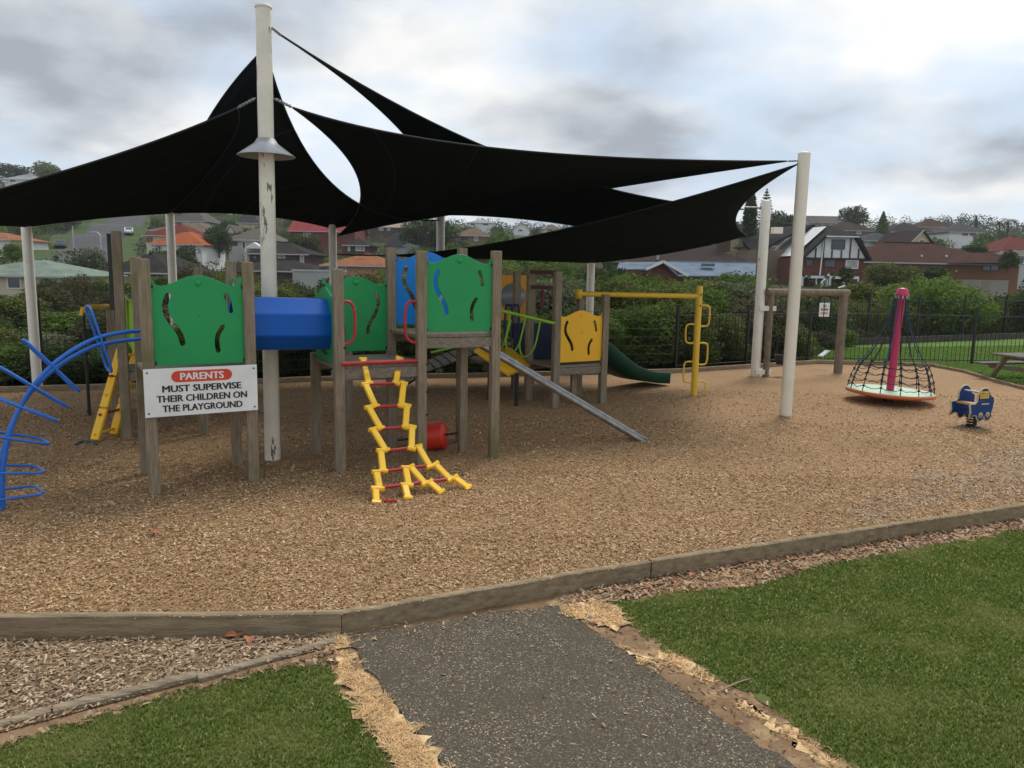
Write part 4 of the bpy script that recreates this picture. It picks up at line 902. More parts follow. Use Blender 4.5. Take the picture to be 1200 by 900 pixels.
# slide
sl_ = thing('slide', 'dark green plastic slide running down behind the yellow panel tower', 'slide', (*g(760, 446)[:2], 0))
sp_ = smooth_path([at(676, 400, 13.0), at(694, 412, 13.2), at(712, 427, 13.6), at(730, 439, 14.0), at(750, 445, 14.4), at(770, 446, 14.75)], 5)
cs = [(-.27, .17), (-.29, .20), (-.31, .17), (-.31, -.02), (.31, -.02), (.31, .17), (.29, .20), (.27, .17), (.22, .03), (-.22, .03)]
vs = []
for i, p in enumerate(sp_):
    t = (sp_[min(i + 1, len(sp_) - 1)] - sp_[max(i - 1, 0)]).normalized(); sd_ = t.cross(V((0, 0, 1))).normalized(); up = sd_.cross(t)
    vs += [p + sd_ * a + up * b for a, b in cs]
nc_ = len(cs); fs = [(i * nc_ + k, i * nc_ + (k + 1) % nc_, (i + 1) * nc_ + (k + 1) % nc_, (i + 1) * nc_ + k) for i in range(len(sp_) - 1) for k in range(nc_)]
mb = MB(); mb.add(vs, fs, True); mb.add(vs[:nc_], [tuple(range(nc_))]); mb.add(vs[-nc_:], [tuple(reversed(range(nc_)))]); mb.build('trough', SLIDEG, sl_)

# overhead bar and looped climbing pole
yp = g(813, 463); ob_ = thing('climbing_pole', 'yellow pole with alternating loop steps and overhead bar', 'climbing pole', (yp.x, yp.y, 0))
zt_ = at(818, 335, yp.y).z
MB().tube([yp + V((0, 0, -.2)), V((yp.x + .0, yp.y, zt_))], .056, 14).build('pole', YPAINT, ob_)
zb = at(818, 347, yp.y).z; xa = at(678, 348, 13.0)
MB().tube([V((xa.x, 13.0, zb + .01)), V((yp.x, yp.y, zb))], .043, 12).build('overhead_bar', YPAINT, ob_)
MB().lathe((xa.x, 13.0, zb + .01), [(0, -.08), (.06, -.08), (.06, .08), (0, .08)], 12).build('bar_clamp', YPAINT, ob_)
for (v0, v1, s) in ((358, 382, 1), (380, 402, -1), (402, 427, 1), (424, 448, -1), (447, 466, 1)):
    za, zb_ = at(815, v0, yp.y).z, at(815, v1, yp.y).z; d = V((1, .1, 0)) * s; b = V((yp.x, yp.y, 0))
    zb_ = max(zb_, -.05)
    MB().tube(smooth_path([b + d * .04 + V((0, 0, za)), b + d * .15 + V((0, 0, za)), b + d * .2 + V((0, 0, za - .05)), b + d * .2 + V((0, 0, zb_ + .06)), b + d * .15 + V((0, 0, zb_)), b + d * .04 + V((0, 0, zb_))], 4), .016, 8).build('loop_step', YPAINT, ob_)
for v in (345, 358): MB().tube([V((yp.x + .02, yp.y - .055, at(815, v, yp.y).z)), V((yp.x + .02, yp.y - .075, at(815, v, yp.y).z))], .014, 8).build('bolt', DARKMETAL, ob_)

# ------------------------------------------------------------------ swing frame
sw1, sw2 = V((5.36, 16.11, 0)), V((7.24, 16.96, 0)); zb = at(985, 343, sw2.y).z
sw_ = thing('swing_set', 'brown log swing frame beside the white pole strapped to it', 'swing frame', (sw1.x, sw1.y, 0))
MB().tube([sw1 + V((0, 0, -.3)), V((sw1.x, sw1.y, zb))], .07, 12).build('post', LOG, sw_)
MB().tube([sw2 + V((0, 0, -.3)), V((sw2.x, sw2.y, zb))], .094, 14).build('post', LOG, sw_)
bd_ = (sw2 - sw1).normalized(); MB().tube([sw1 - bd_ * .12 + V((0, 0, zb)), sw2 + bd_ * .12 + V((0, 0, zb))], .078, 14).build('beam', LOG, sw_)
br2 = sw2 + V((-.15, -.02, zb + .1)); MB().beam(br2, br2 + bd_ * .2 + V((0, 0, .05)), .05, .02).build('bracket', STEEL, sw_); 
for k, f in enumerate((.19, .78)):
    c = sw1.lerp(sw2, f); zs = .42 if k == 0 else .45
    t = thing(('bucket_swing', 'flat_swing')[k], ('black rubber toddler bucket swing seat on chains', 'grey flat swing seat hanging tilted on chains')[k], 'swing seat', (c.x, c.y, zs))
    for s in (-1, 1):
        a = c + bd_ * (.12 if k == 0 else .10) * s
        ch = MB(); z = zs + (.0 if k == 0 else .03 + .08 * (s > 0))
        nlk = 20
        ch.tube([V((a.x, a.y, z)), V((a.x, a.y, zb - .06))], .008, 6)
        for i in range(nlk): zz = z + (zb - .08 - z) * i / nlk; ch.lathe((a.x, a.y, zz), [(0, -.014), (.014, -.006), (.014, .006), (0, .014)], 6)
        ch.build('chain', DARKMETAL, t)
    if k == 0:
        m_ = MB(); m_.lathe((c.x, c.y, zs - .17), [(.0, 0), (.09, .0), (.12, .06), (.135, .20), (.12, .20), (.105, .08), (.07, .03), (0, .03)], 18); m_.build('bucket', RUBBER, t)
    else:
        M = Matrix.Rotation(math.atan2(bd_.y, bd_.x), 3, 'Z') @ Matrix.Rotation(-.5, 3, 'Y')
        m_ = MB(); m_.box((c.x, c.y, zs), (.26, .14, .025), M=M); m_.build('seat', DULLSTEEL, t, bevel=.01)
fs_ = thing('sign', 'small weathered rules sign fixed to the fence behind the swings', 'sign', at(966, 372, 18.4))
cS = at(966, 363, 18.4); MB().box(cS, (.26, .012, .33), .15).build('board', SIGNW, fs_)
for k in range(3):
    stand(fit(('OOO', 'WOWW', 'OOHO')[k], (.10, .19, .18)[k], .06, .03), cS + V((0, 0, .09 - .085 * k)), (math.cos(.15), math.sin(.15), 0), fs_, 'faded_marks', SIGNK if k < 2 else SIGNR, off=.0075)

# ------------------------------------------------------------------ rope carousel
CC = V((6.52, 13.11, 0)); zd = .17
cr = thing('rope_carousel', 'pink pole rope net carousel on a round mint disc with orange rim', 'carousel', (CC.x, CC.y, 0))
tilt = Matrix.Rotation(math.radians(2.0), 3, 'Y'); C = V((CC.x, CC.y, zd)); TL = lambda x, y, z: C + tilt @ V((x, y, z))
ax = tilt @ V((0, 0, 1)); RD = .70
MB().lathe(C, [(0, .03), (RD - .02, .03), (RD - .005, .024)], 48, axis=ax).build('disc', MINT, cr)
MB().lathe(C, [(RD - .005, .026), (RD + .01, .01), (RD + .005, -.03), (.5, -.075), (.15, -.10), (0, -.10)], 48, axis=ax).build('rim', ORANGE, cr)
MB().tube([V((CC.x, CC.y, -.1)), TL(0, 0, -.05)], .09, 12).build('spindle', DARKMETAL, cr)
hp_ = at(1048, 344, CC.y).z - zd
MB().tube([TL(0, 0, 0), TL(0, 0, hp_)], .064, 16, r1=.056).build('pole', PINK, cr)
MB().lathe(TL(0, 0, hp_), [(.115, -.03), (.115, .0), (.09, .03), (.085, .07), (.05, .095), (0, .10)], 20, axis=ax).build('cap', PINK, cr)
for k in range(10):
    a = 2 * math.pi * k / 10; MB().box(TL(.10 * math.cos(a), .10 * math.sin(a), hp_ - .055), (.02, .02, .06), a).build('rope_clamp', DULLSTEEL, cr)
PR_ = [(.10, hp_ - .05), (.12, hp_ - .25), (.17, hp_ - .48), (.27, hp_ - .72), (.40, .66), (.545, .47), (.60, .35), (.645, .22), (.68, .03)]
pz = smooth_path([(r, 0, z) for r, z in PR_], 3)
def prof_r(z): return float(np.interp(z, [p.z for p in pz][::-1], [p.x for p in pz][::-1]))
NM = 14
for k in range(NM):
    a = 2 * math.pi * k / NM
    up_ = [p for p in pz if p.z >= .46]; lo_ = [p for p in pz if p.z <= .50]
    MB().tube([TL(p.x * math.cos(a), p.x * math.sin(a), p.z) for p in up_], .0075, 5).build('upper_rope', ROPEBLUE if k % 3 == 0 else ROPE, cr)
    MB().tube([TL(p.x * math.cos(a), p.x * math.sin(a), p.z) for p in lo_], .008, 6).build('lower_rope', ROPE, cr)
RZ = (.47, .35, .23, .12)
for z in RZ:
    r = prof_r(z); ring = []
    for k in range(NM * 4):
        a = 2 * math.pi * k / (NM * 4); dzz = -(.02 + .025 * math.sin(k * 1.7 + z * 9) ** 2) * abs(math.sin(k * math.pi / 4)); ring.append(TL(r * math.cos(a), r * math.sin(a), z + dzz))
    MB().tube(ring, .010 if z == .47 else .006, 6, closed=True).build('ring_rope', ROPE, cr)
    for k in range(NM):
        a = 2 * math.pi * k / NM; MB().lathe(TL(r * math.cos(a), r * math.sin(a), z), [(0, -.024), (.02, -.012), (.022, .010), (0, .024)], 6).build('knot', ROPE, cr)

# ------------------------------------------------------------------ spring rider
SC = g(1138, 500); sp = thing('spring_rider', 'small blue spring rider shaped like a digger with cream wheels', 'spring rider', (SC.x, SC.y, 0))
an = math.radians(22); fx = V((math.cos(an), math.sin(an), 0)); nx = V((math.sin(an), -math.cos(an), 0))
coil = [V((SC.x + .06 * math.cos(t * .5), SC.y + .06 * math.sin(t * .5), .015 + t * .0029)) for t in range(0, 63)]
MB().tube(coil, .014, 6).build('spring', DARKMETAL, sp)
MB().lathe((SC.x, SC.y, 0), [(.13, -.05), (.13, .015), (0, .02)], 16).build('base_plate', DARKMETAL, sp)
z0 = .22
def side_loop():
    L_ = [(-.27, -.03), (-.245, .06), (-.275, .17), (-.17, .175), (-.13, .21)]
    L_ += [(-.005 + .125 * math.cos(a), .255 + .14 * math.sin(a)) for a in np.linspace(math.radians(170), math.radians(20), 12)]
    L_ += [(.145, .27), (.185, .26), (.20, .20), (.185, .09), (.165, .03)]
    L_ += [(.095 + .07 * math.cos(a), .0 + .075 * math.sin(a)) for a in np.linspace(0, -math.pi, 8)]
    L_ += [(-.05 + .07 * math.cos(a), .0 + .075 * math.sin(a)) for a in np.linspace(0, -math.pi, 8)]
    L_ += [(-.14, .01), (-.2, .01)]
    return L_[::-1]
z0 = .19
org = V((SC.x, SC.y, z0))
for s, nm in ((1, 'side_panel'), (-1, 'side_panel')):
    o0 = org + nx * (.15 * s)
    pnl = stand(flat_shape([side_loop()], .022, .0), o0, fx, sp, nm, SPRBLUE)
    el = [(p[0] * 1.0, p[1]) for p in side_loop()]
    MB().tube([o0 + fx * a + V((0, 0, b)) for a, b in el], .0135, 5, closed=True).build('cut_edge', EDGECREAM, pnl)
    for cx in (.095, -.05):
        c = o0 + fx * cx + V((0, 0, .01))
        for (r0, r1, mt, o_) in ((.0, .042, EDGECREAM, .013), (.046, .068, SPRBLUE, .014)):
            MB().lathe(c, [(r0, o_ - .004), (r0, o_), (r1, o_), (r1, o_ - .004)], 16, axis=nx * s).build('wheel' if r0 == 0 else 'tyre', mt, pnl)
    for i in range(5):
        for j in range(3):
            if (i - 2) ** 2 + (j - 1) ** 2 < 6:
                c = o0 + fx * (-.085 + i * .037) + V((0, 0, .265 + j * .037)) + nx * s * .0125; MB().box(c, (.031, .006, .031), an).build('window_square', YPAINT, pnl)
    c = o0 + fx * .02 + V((0, 0, .17)) + nx * s * .0125; MB().box(c, (.15, .006, .018), an).build('stripe', EDGECREAM, pnl)
MB().box(org + fx * -.10 + V((0, 0, .16)), (.14, .29, .025), an).build('seat', mat('rider_seat', (.55, .30, .12), .6), sp)
MB().box(org + fx * .0 + V((0, 0, .02)), (.32, .27, .03), an).build('floor_board', SPRBLUE, sp)
MB().tube([org + V((0, 0, .33)) + nx * -.2 + fx * -.04, org + V((0, 0, .33)) + nx * .2 + fx * -.04], .014, 8).build('hand_bar', DULLSTEEL, sp)

# ------------------------------------------------------------------ picnic table
TB = V((11.05, 16.09, 0)); rz = .25
pt = thing('picnic_table', 'grey weathered wooden picnic table with bench seats on the lawn', 'picnic table', (TB.x, TB.y, -.02)); Rz = Matrix.Rotation(rz, 3, 'Z')
W_ = lambda x, y, z: TB + Rz @ V((x, y, z))
GREYW = mat('silvered_timber', (.20, .18, .15), .9, (.11, .10, .08), 6, .5, 30, (1, 8, 8), spec=.2)
for k in range(5): MB().box(W_(0, -.30 + k * .15, .56), (1.7, .14, .045), rz).build('tabletop_plank', GREYW, pt, bevel=.006)
for s in (-1, 1):
    for k in range(2): MB().box(W_(0, s * (.58 + k * .14), .33), (1.7, .13, .045), rz).build('seat_plank', GREYW, pt, bevel=.006)
    for x in (-.55, .55): MB().beam(W_(x, s * .62, -.05), W_(x, s * .22, .54), .05, .10, (1, 0, 0)).build('leg', WOOD, pt)
for x in (-.5, .5):
    MB().beam(W_(x, -.70, .27), W_(x, .70, .27), .045, .09).build('seat_bearer', WOOD, pt); MB().beam(W_(x, -.33, .50), W_(x, .33, .50), .045, .08).build('top_bearer', WOOD, pt)

# ------------------------------------------------------------------ fences
def fence(label, pts, h, spacing, pickets, first_post=0.0, wires=0):
    f = thing('fence', label, 'fence', (pts[0][0], pts[0][1], 0)); P = [V((a, b, 0)) for a, b in pts]
    pk = None; base = V((P[0].x, P[0].y, 0)); pm = None; po = None
    for a, b in zip(P, P[1:]):
        d = (b - a); l = d.length; dn = d.normalized(); rz = math.atan2(dn.y, dn.x)
        n = max(1, round(l / spacing))
        for i in range(n):
            c = a + d * (i / n)
            if po is None: po = MB(); po.box((0, 0, h / 2 + .02), (.055, .055, h + .34)); po = po.mesh('post')
            o = put('post', po, DARKMETAL, f, c - base); o.rotation_euler.z = rz
        zs = (.10, h - .04) if pickets else [h * k / wires for k in range(1, wires + 1)]
        for z in zs: MB().tube([a + V((0, 0, z)), b + V((0, 0, z))], .013 if pickets else .004, 6).build('rail' if pickets else 'wire', DARKMETAL, f)
        if pickets:
            n = int(l / pickets)
            for i in range(1, n):
                if pm is None: m_ = MB(); m_.tube([(0, 0, .05), (0, 0, h)], .0068, 5); pm = m_.mesh('picket')
                put('picket', pm, DARKMETAL, f, a + d * (i / n) - base)
        else:
            m_ = MB(); n = int(l / .09)
            for i in range(n): c = a + d * (i / n); m_.box((c.x, c.y, h / 2), (.004, .004, h))
            o = m_.build('mesh_wires', DARKMETAL, f); o['kind'] = 'stuff'
    return f
fence('dark wire mesh fence with black posts along the back of the bark', [(-13.58, 10.97), (-7.91, 12.81), (-2.92, 14.84), (3.61, 16.89)], 1.30, 2.4, 0, wires=7)
fence('black picket fence between the swings and the picnic lawn', [(3.61, 16.89), (7.41, 19.18), (11.57, 19.26), (18.01, 19.35)], 1.25, 2.4, .105)
fence('black picket fence at the top of the lawn in front of the hedge', [(7.45, 22.88), (11.69, 25.35), (22.92, 31.24)], 1.4, 2.4, .12)
rw = thing('retaining_wall', 'low dark timber wall along the top of the picnic lawn', 'retaining wall', (10.5, 22.5, -.1))
for a, b in (((6.77, 22.36), (9.13, 23.58)), ((9.14, 23.58), (11.58, 24.85)), ((11.59, 24.85), (16.91, 27.59)), ((16.94, 27.63), (23.19, 30.8))): MB().beam(V((*a, .06)), V((*b, .06)), .08, .26).build('board', mat('dark_wall_timber', (.085, .068, .05), .9, (.05, .04, .03), 4), rw)

# ------------------------------------------------------------------ houses on the hill
def roofmat(n, c, v):
    return mat(n, c, .95, v, 1.2, .5, 3.0, (1, 1, 4), spec=.04, dirt=tuple(x * .6 for x in c), dscale=.5)
for n, c in (('green_roof', (.20, .25, .20)), ('dark_tile', (.040, .035, .034)), ('orange_tile', (.36, .105, .04)), ('maroon_tile', (.15, .042, .034)), ('tan_tile', (.17, .115, .08)), ('grey_tile', (.12, .108, .095)),
             ('slate_tile', (.065, .065, .068)), ('greybrown_tile', (.145, .125, .108)), ('red_tile', (.27, .05, .05)), ('terracotta_tile', (.30, .125, .065)), ('pink_tile', (.38, .27, .22)), ('brown_tile', (.055, .038, .032)),
             ('redbrown_tile', (.070, .034, .026)), ('pale_roof', (.32, .32, .31)), ('bluegrey_roof', (.17, .215, .27))): roofmat(n, c, tuple(x * .72 for x in c))
for n, c in (('cream_wall', (.60, .52, .36)), ('tan_wall', (.34, .26, .16)), ('white_wall', (.74, .73, .70)), ('grey_wall', (.40, .40, .38)), ('darkbrick_wall', (.085, .05, .042)), ('darkred_wall', (.17, .04, .035)), ('salmon_wall', (.50, .28, .18)),
             ('brown_wall', (.20, .14, .10)), ('orangebrick_wall', (.235, .105, .052)), ('yellowcream_wall', (.58, .49, .30)), ('pale_wall', (.5, .5, .48)), ('redbrick_wall', (.13, .046, .032)), ('concrete_wall', (.36, .33, .27))): mat(n, c, .85, tuple(x * .86 for x in c), .8, .3, 6, spec=.2)
WHITEF = mat('white_joinery', (.74, .74, .72), .5, (.66, .66, .63), 2)
FASCIA = mat('fascia_board', (.45, .43, .40), .6)
DARKTRIM = mat('dark_trim', (.03, .024, .02), .7)
def window(t, c, w, h, yaw, kind):
    fx_ = V((math.cos(yaw), math.sin(yaw), 0)); n = V((fx_.y, -fx_.x, 0)); b = .09 if kind != 'g' else .05
    fm = MB(); fw = WHITEF if kind in 'wc' else DARKTRIM
    for sx, sy, ww, hh in ((-1, 0, b, h), (1, 0, b, h), (0, 1, w - b, b), (0, -1, w - b, b)):
        fm.box(c + fx_ * (sx * (w / 2 - 0)) + V((0, 0, sy * (h / 2 - b / 2 * 0))) + n * .04, (ww, .08, hh + (b if sx else 0)), yaw)
    if w > 1.3: fm.box(c + n * .035, (b * .8, .06, h), yaw)
    f = fm.build('window', fw, t)
    MB().box(c + n * .012, (w, .02, h), yaw).build('pane', CURTAIN if kind == 'c' else GLASS, f)
def make_house(spec):
    name, u0, u1, ve, vr, d, dep, typ, rm, wm, st, label, wins, yaw = spec
    yaw = math.radians(yaw); e0, e1 = at(u0, ve, d), at(u1, ve, d); ov = .5
    ze = (e0.z + e1.z) / 2; W = (e1.x - e0.x) - 2 * ov; zr = at((u0 + u1) / 2, vr, d + dep / 2).z; rise = max(zr - ze, .6)
    c = V(((e0.x + e1.x) / 2, d + ov + dep / 2, 0)); R = Matrix.Rotation(yaw, 3, 'Z')
    base = min(float(hz(c.x + sx * W / 2, c.y + sy * dep / 2)) for sx in (-1, 0, 1) for sy in (-1, 1)) - .4; base = min(base, ze - 2.2)
    t = thing(name, label, 'house' if name not in ('garage', 'shed') else name, (c.x, c.y, base), rz=0)
    L_ = lambda x, y, z: V((c.x, c.y, 0)) + R @ V((x, y, z))
    hw, hd = W / 2, dep / 2
    wall = MB(); 
    wall.add([L_(sx * hw, sy * hd, z) for z in (base, ze) for sx, sy in ((-1, -1), (1, -1), (1, 1), (-1, 1))], [(0, 1, 5, 4), (1, 2, 6, 5), (2, 3, 7, 6), (3, 0, 4, 7)])
    if typ == 'gable': wall.add([L_(-hw, -hd, ze), L_(hw, -hd, ze), L_(0, -hd, ze + rise * .97)], [(0, 1, 2)]); wall.add([L_(-hw, hd, ze), L_(hw, hd, ze), L_(0, hd, ze + rise * .97)], [(2, 1, 0)])
    if typ == 'gable_side':
        for s in (-1, 1): wall.add([L_(s * hw, -hd, ze), L_(s * hw, hd, ze), L_(s * hw, 0, ze + rise * .97)], [(0, 1, 2)])
    wall.build('wall', MATS[wm], t)
    A, B = hw + ov, hd + ov; zz = ze - .02; rf = MB()
    if typ == 'hip':
        k = min(A, B); rx, ry = max(A - k, .05 * A), max(B - k, .0)
        ring = [L_(-A, -B, zz), L_(A, -B, zz), L_(A, B, zz), L_(-A, B, zz)]
        top = [L_(-rx, -ry, zz + rise), L_(rx, -ry, zz + rise), L_(rx, ry, zz + rise), L_(-rx, ry, zz + rise)]
        rf.add(ring + top, [(0, 1, 5, 4), (1, 2, 6, 5), (2, 3, 7, 6), (3, 0, 4, 7), (4, 5, 6, 7)])
    elif typ == 'gable': rf.add([L_(-A, -B, zz - .1), L_(0, -B, zz + rise), L_(A, -B, zz - .1), L_(-A, B, zz - .1), L_(0, B, zz + rise), L_(A, B, zz - .1)], [(0, 1, 4, 3), (1, 2, 5, 4)])
    else: rf.add([L_(-A, -B, zz - .1), L_(-A, 0, zz + rise), L_(-A, B, zz - .1), L_(A, -B, zz - .1), L_(A, 0, zz + rise), L_(A, B, zz - .1)], [(3, 4, 1, 0), (4, 5, 2, 1)])
    ro = rf.build('roof', MATS[rm], t); sm_ = ro.modifiers.new('thickness', 'SOLIDIFY'); sm_.thickness = .14; sm_.offset = -1
    # gutter along the front, ridge capping
    MB().beam(L_(-A, -B - .05, zz - .07), L_(A, -B - .05, zz - .07), .10, .13).build('gutter', FASCIA, ro) if typ != 'gable' else MB().beam(L_(-A, -B - .03, zz - .16), L_(0, -B - .03, zz + rise - .06), .05, .2).build('barge_board', FASCIA, ro)
    if typ == 'hip': MB().tube([top[0] + V((0, 0, .03)), top[1] + V((0, 0, .03))], .13, 6).build('ridge_capping', MATS[rm], ro)
    for (a, b, va, vb, kd) in wins:
        p, q_ = at(a, va, d + ov), at(b, vb, d + ov); w, h = q_.x - p.x, p.z - q_.z; h = min(h, ze - .15 - (base + .3))
        cz = min((p.z + q_.z) / 2, ze - h / 2 - .2) if typ != 'gable' else (p.z + q_.z) / 2
        lx = (p.x + q_.x) / 2 - c.x; lx = max(-hw + w / 2 + .1, min(hw - w / 2 - .1, lx)); window(t, L_(lx, -hd, cz), w, h, yaw, kd)
    return t, ze, zr
HR = {}
for h in HZ: HR[h[11]] = make_house(h)
def extra(label, name, mb, m): mb.build(name, m, HR[label][0])
k_ = 'house with dark brown tiled roof and chimney behind the blue grey roof'
p = at(848, 285, 103); extra(k_, 'chimney', MB().box((p.x, p.y, p.z), (1.5, 1.2, 2.2)), MATS['darkbrick_wall']); extra(k_, 'chimney_cap', MB().box((p.x + .1, p.y, p.z + 1.25), (.9, .8, .3)), WHITEF)
p = at(771, 300, 99); extra(k_, 'flue', MB().tube([p + V((0, 0, -1.5)), p + V((0, 0, 1.0))], .16, 8), DULLSTEEL)
k_ = 'sprawling orange brick house with low red brown tiled roof'
a, b = at(1126, 334, 84.35), at(1181, 334, 84.35); zt_ = at(1150, 328, 84.35).z
extra(k_, 'foundation', MB().box(((a.x + b.x) / 2, 84.4, zt_ - 1.5), (b.x - a.x, .3, 3.0)), MATS['concrete_wall'])
p = at(1156, 336, 84.2); extra(k_, 'cellar_door', MB().box((p.x, 84.23, p.z), (.9, .06, 1.3)), mat('cellar_door_paint', (.30, .26, .2), .8))
for uu, vv in ((1080, 302), (1109, 302)): p = at(uu, vv, 86.2); extra(k_, 'roof_vent', MB().tube([p + V((0, 0, -.5)), p + V((0, 0, .3))], .12, 8), WHITEF)
a = at(1105, 306, 83.4); b = at(1204, 306, 83.4)
# forward wing with its own hip
wz = MB(); e0, e1 = at(1118, 308, 82.6), at(1192, 308, 82.6); r0, r1 = at(1138, 296, 86.5), at(1165, 296, 86.5)
bk0, bk1 = V((e0.x, 89, e0.z)), V((e1.x, 89, e1.z)); rb0 = V((r0.x, 88.5, r0.z)); rb1 = V((r1.x, 88.5, r1.z))
wz.add([e0, e1, bk1, bk0, r0, r1, rb1, rb0], [(0, 1, 5, 4), (1, 2, 6, 5), (2, 3, 7, 6), (3, 0, 4, 7), (4, 5, 6, 7)]); wz.build('wing_roof', MATS['redbrown_tile'], HR[k_][0])
k_ = 'pale grey house with grey brown hipped roof and small white porch'
p = at(297, 289, 126); w_ = 1.6; extra(k_, 'porch', MB().add([p + V((-w_, 0, -.3)), p + V((w_, 0, -.3)), p + V((0, 0, .7)), p + V((-w_, 2.4, -.3)), p + V((w_, 2.4, -.3)), p + V((0, 2.4, .7))], [(0, 1, 2), (0, 2, 5, 3), (1, 4, 5, 2), (0, 3, 4, 1)]), WHITEF)
for s in (-1, 1): extra(k_, 'porch_post', MB().box(p + V((s * 1.3, .1, -1.3)), (.25, .25, 2.2)), WHITEF)
k_ = 'cream bungalow with pale green hipped roof and white framed windows'

# house with black and white gable
def gable_house():
    d = 78.0; c0 = at(975, 303, d); s = d / 900
    X = lambda u: at(u, 300, d).x
    Zv = lambda v: at(975, v, d).z
    zb = Zv(334) - 1.2; z1, z2, z3 = Zv(303), Zv(278), Zv(262)
    t = thing('house', 'brick house with white gable striped by dark timber battens', 'house', (c0.x, d + 5, zb)); dep = 11
    xl, xr = X(934), X(1013); mb = MB(); mb.box(((xl + xr) / 2, d + dep / 2, (zb + z1) / 2), (xr - xl, dep, z1 - zb)); mb.build('wall', MATS['redbrick_wall'], t)
    g0, g1, h0, h1 = X(944), X(1013), X(967), X(998)
    xl2, xr2 = X(942), X(1014)
    gb = MB(); gb.add([(xl2, d - .12, z1), (xr2, d - .12, z1), (h1, d - .12, z2), (h0, d - .12, z2), (xl2, d + .3, z1), (xr2, d + .3, z1), (h1, d + .3, z2), (h0, d + .3, z2)], [(0, 1, 2, 3), (7, 6, 5, 4), (0, 4, 5, 1)]); gb.build('gable', MATS['white_wall'], t)
    for u, v0, v1 in ((955, 291, 303), (964, 280, 303), (974, 293, 303), (985, 293, 303), (995, 279, 303), (1005, 291, 303)):
        MB().box((X(u), d - .16, (Zv(v0) + Zv(v1)) / 2), (.13, .06, Zv(v0) - Zv(v1))).build('batten', DARKTRIM, t)
    MB().box(((xl2 + xr2) / 2, d - .16, z1), (xr2 - xl2, .07, .16)).build('batten', DARKTRIM, t)
    # jerkinhead roof
    el, er = X(938), X(1018); xa = (h0 + h1) / 2; yb = d + dep + .5; f = d - .7
    rf = MB(); rf.add([(el, f, z1 - .1), (h0 - .25, f, z2 + .1), (xa, d + 3.4, z3), (xa, yb, z3), (el, yb, z1 - .1), (er, f, z1 - .1), (h1 + .25, f, z2 + .1), (er, yb, z1 - .1)],
        [(0, 1, 2, 3, 4), (5, 7, 3, 2, 6), (1, 6, 2)])
    ro = rf.build('roof', MATS['dark_tile'], t); m_ = ro.modifiers.new('thickness', 'SOLIDIFY'); m_.thickness = .2; m_.offset = 0
    MB().beam((h0 - .3, f - .05, z2 + .05), (h1 + .3, f - .05, z2 + .05), .1, .13).build('gutter', WHITEF, ro)
    for (u0, u1, v0, v1, kd) in ((973, 988, 281, 292, 'g'), (967, 980, 305, 313, 'g'), (992, 1006, 305, 314, 'c'), (945, 953, 305, 312, 'g')):
        window(t, V(((X(u0) + X(u1)) / 2, d - (.13 if v0 < 300 else 0), (Zv(v0) + Zv(v1)) / 2)), X(u1) - X(u0), Zv(v0) - Zv(v1), 0, kd)
    MB().tube([(X(963), d - .2, Zv(279)), (X(961.5), d - .2, Zv(323))], .07, 6).build('downpipe', WHITEF, t)
    MB().box(((X(936) + X(1000)) / 2, d - .9, Zv(325)), (X(1000) - X(936), 1.6, .25)).build('deck_edge', WHITEF, t)
    for u in range(936, 1001, 16): MB().box((X(u), d - 1.5, (Zv(325) + zb) / 2), (.14, .14, Zv(325) - zb)).build('deck_post', WHITEF, t)
    s0, s1 = V((X(948), d - 3.6, Zv(334))), V((X(966), d - 1.7, Zv(323)))
    MB().beam(s0 + V((0, 0, .2)), s1 + V((0, 0, .2)), .1, .14).build('stair_rail', WHITEF, t)
    for k in range(5): q = s0.lerp(s1, k / 4); MB().box(q + V((0, 0, -.5)), (.09, .09, 1.4)).build('baluster', WHITEF, t)
    # rear wing with steep gable on the left
    wx0, wx1 = X(915), X(952); zz = Zv(262)
    wr = MB(); wr.add([(X(936), d + 1.5, Zv(300)), (X(973), d + 1.5, Zv(264)), (X(973), d + 10, Zv(262)), (X(936), d + 10, Zv(300))], [(0, 1, 2, 3)]); wr.build('rear_gable', MATS['white_wall'], t)
    rr = MB(); rr.add([(X(905), d + 6, Zv(297)), (X(938), d + 5.2, Zv(276)), (X(975), d + 5.2, Zv(259)), (X(962), d + 11, Zv(258)), (X(905), d + 11, Zv(276))], [(0, 1, 2, 3, 4)]); o = rr.build('rear_roof', MATS['dark_tile'], t)
    m_ = o.modifiers.new('thickness', 'SOLIDIFY'); m_.thickness = .25
    MB().box((X(925), d + 7, (Zv(290) + zb) / 2), (X(948) - X(908), 3, Zv(294) - zb)).build('rear_wall', MATS['brown_wall'], t)
    return t
gable_house()
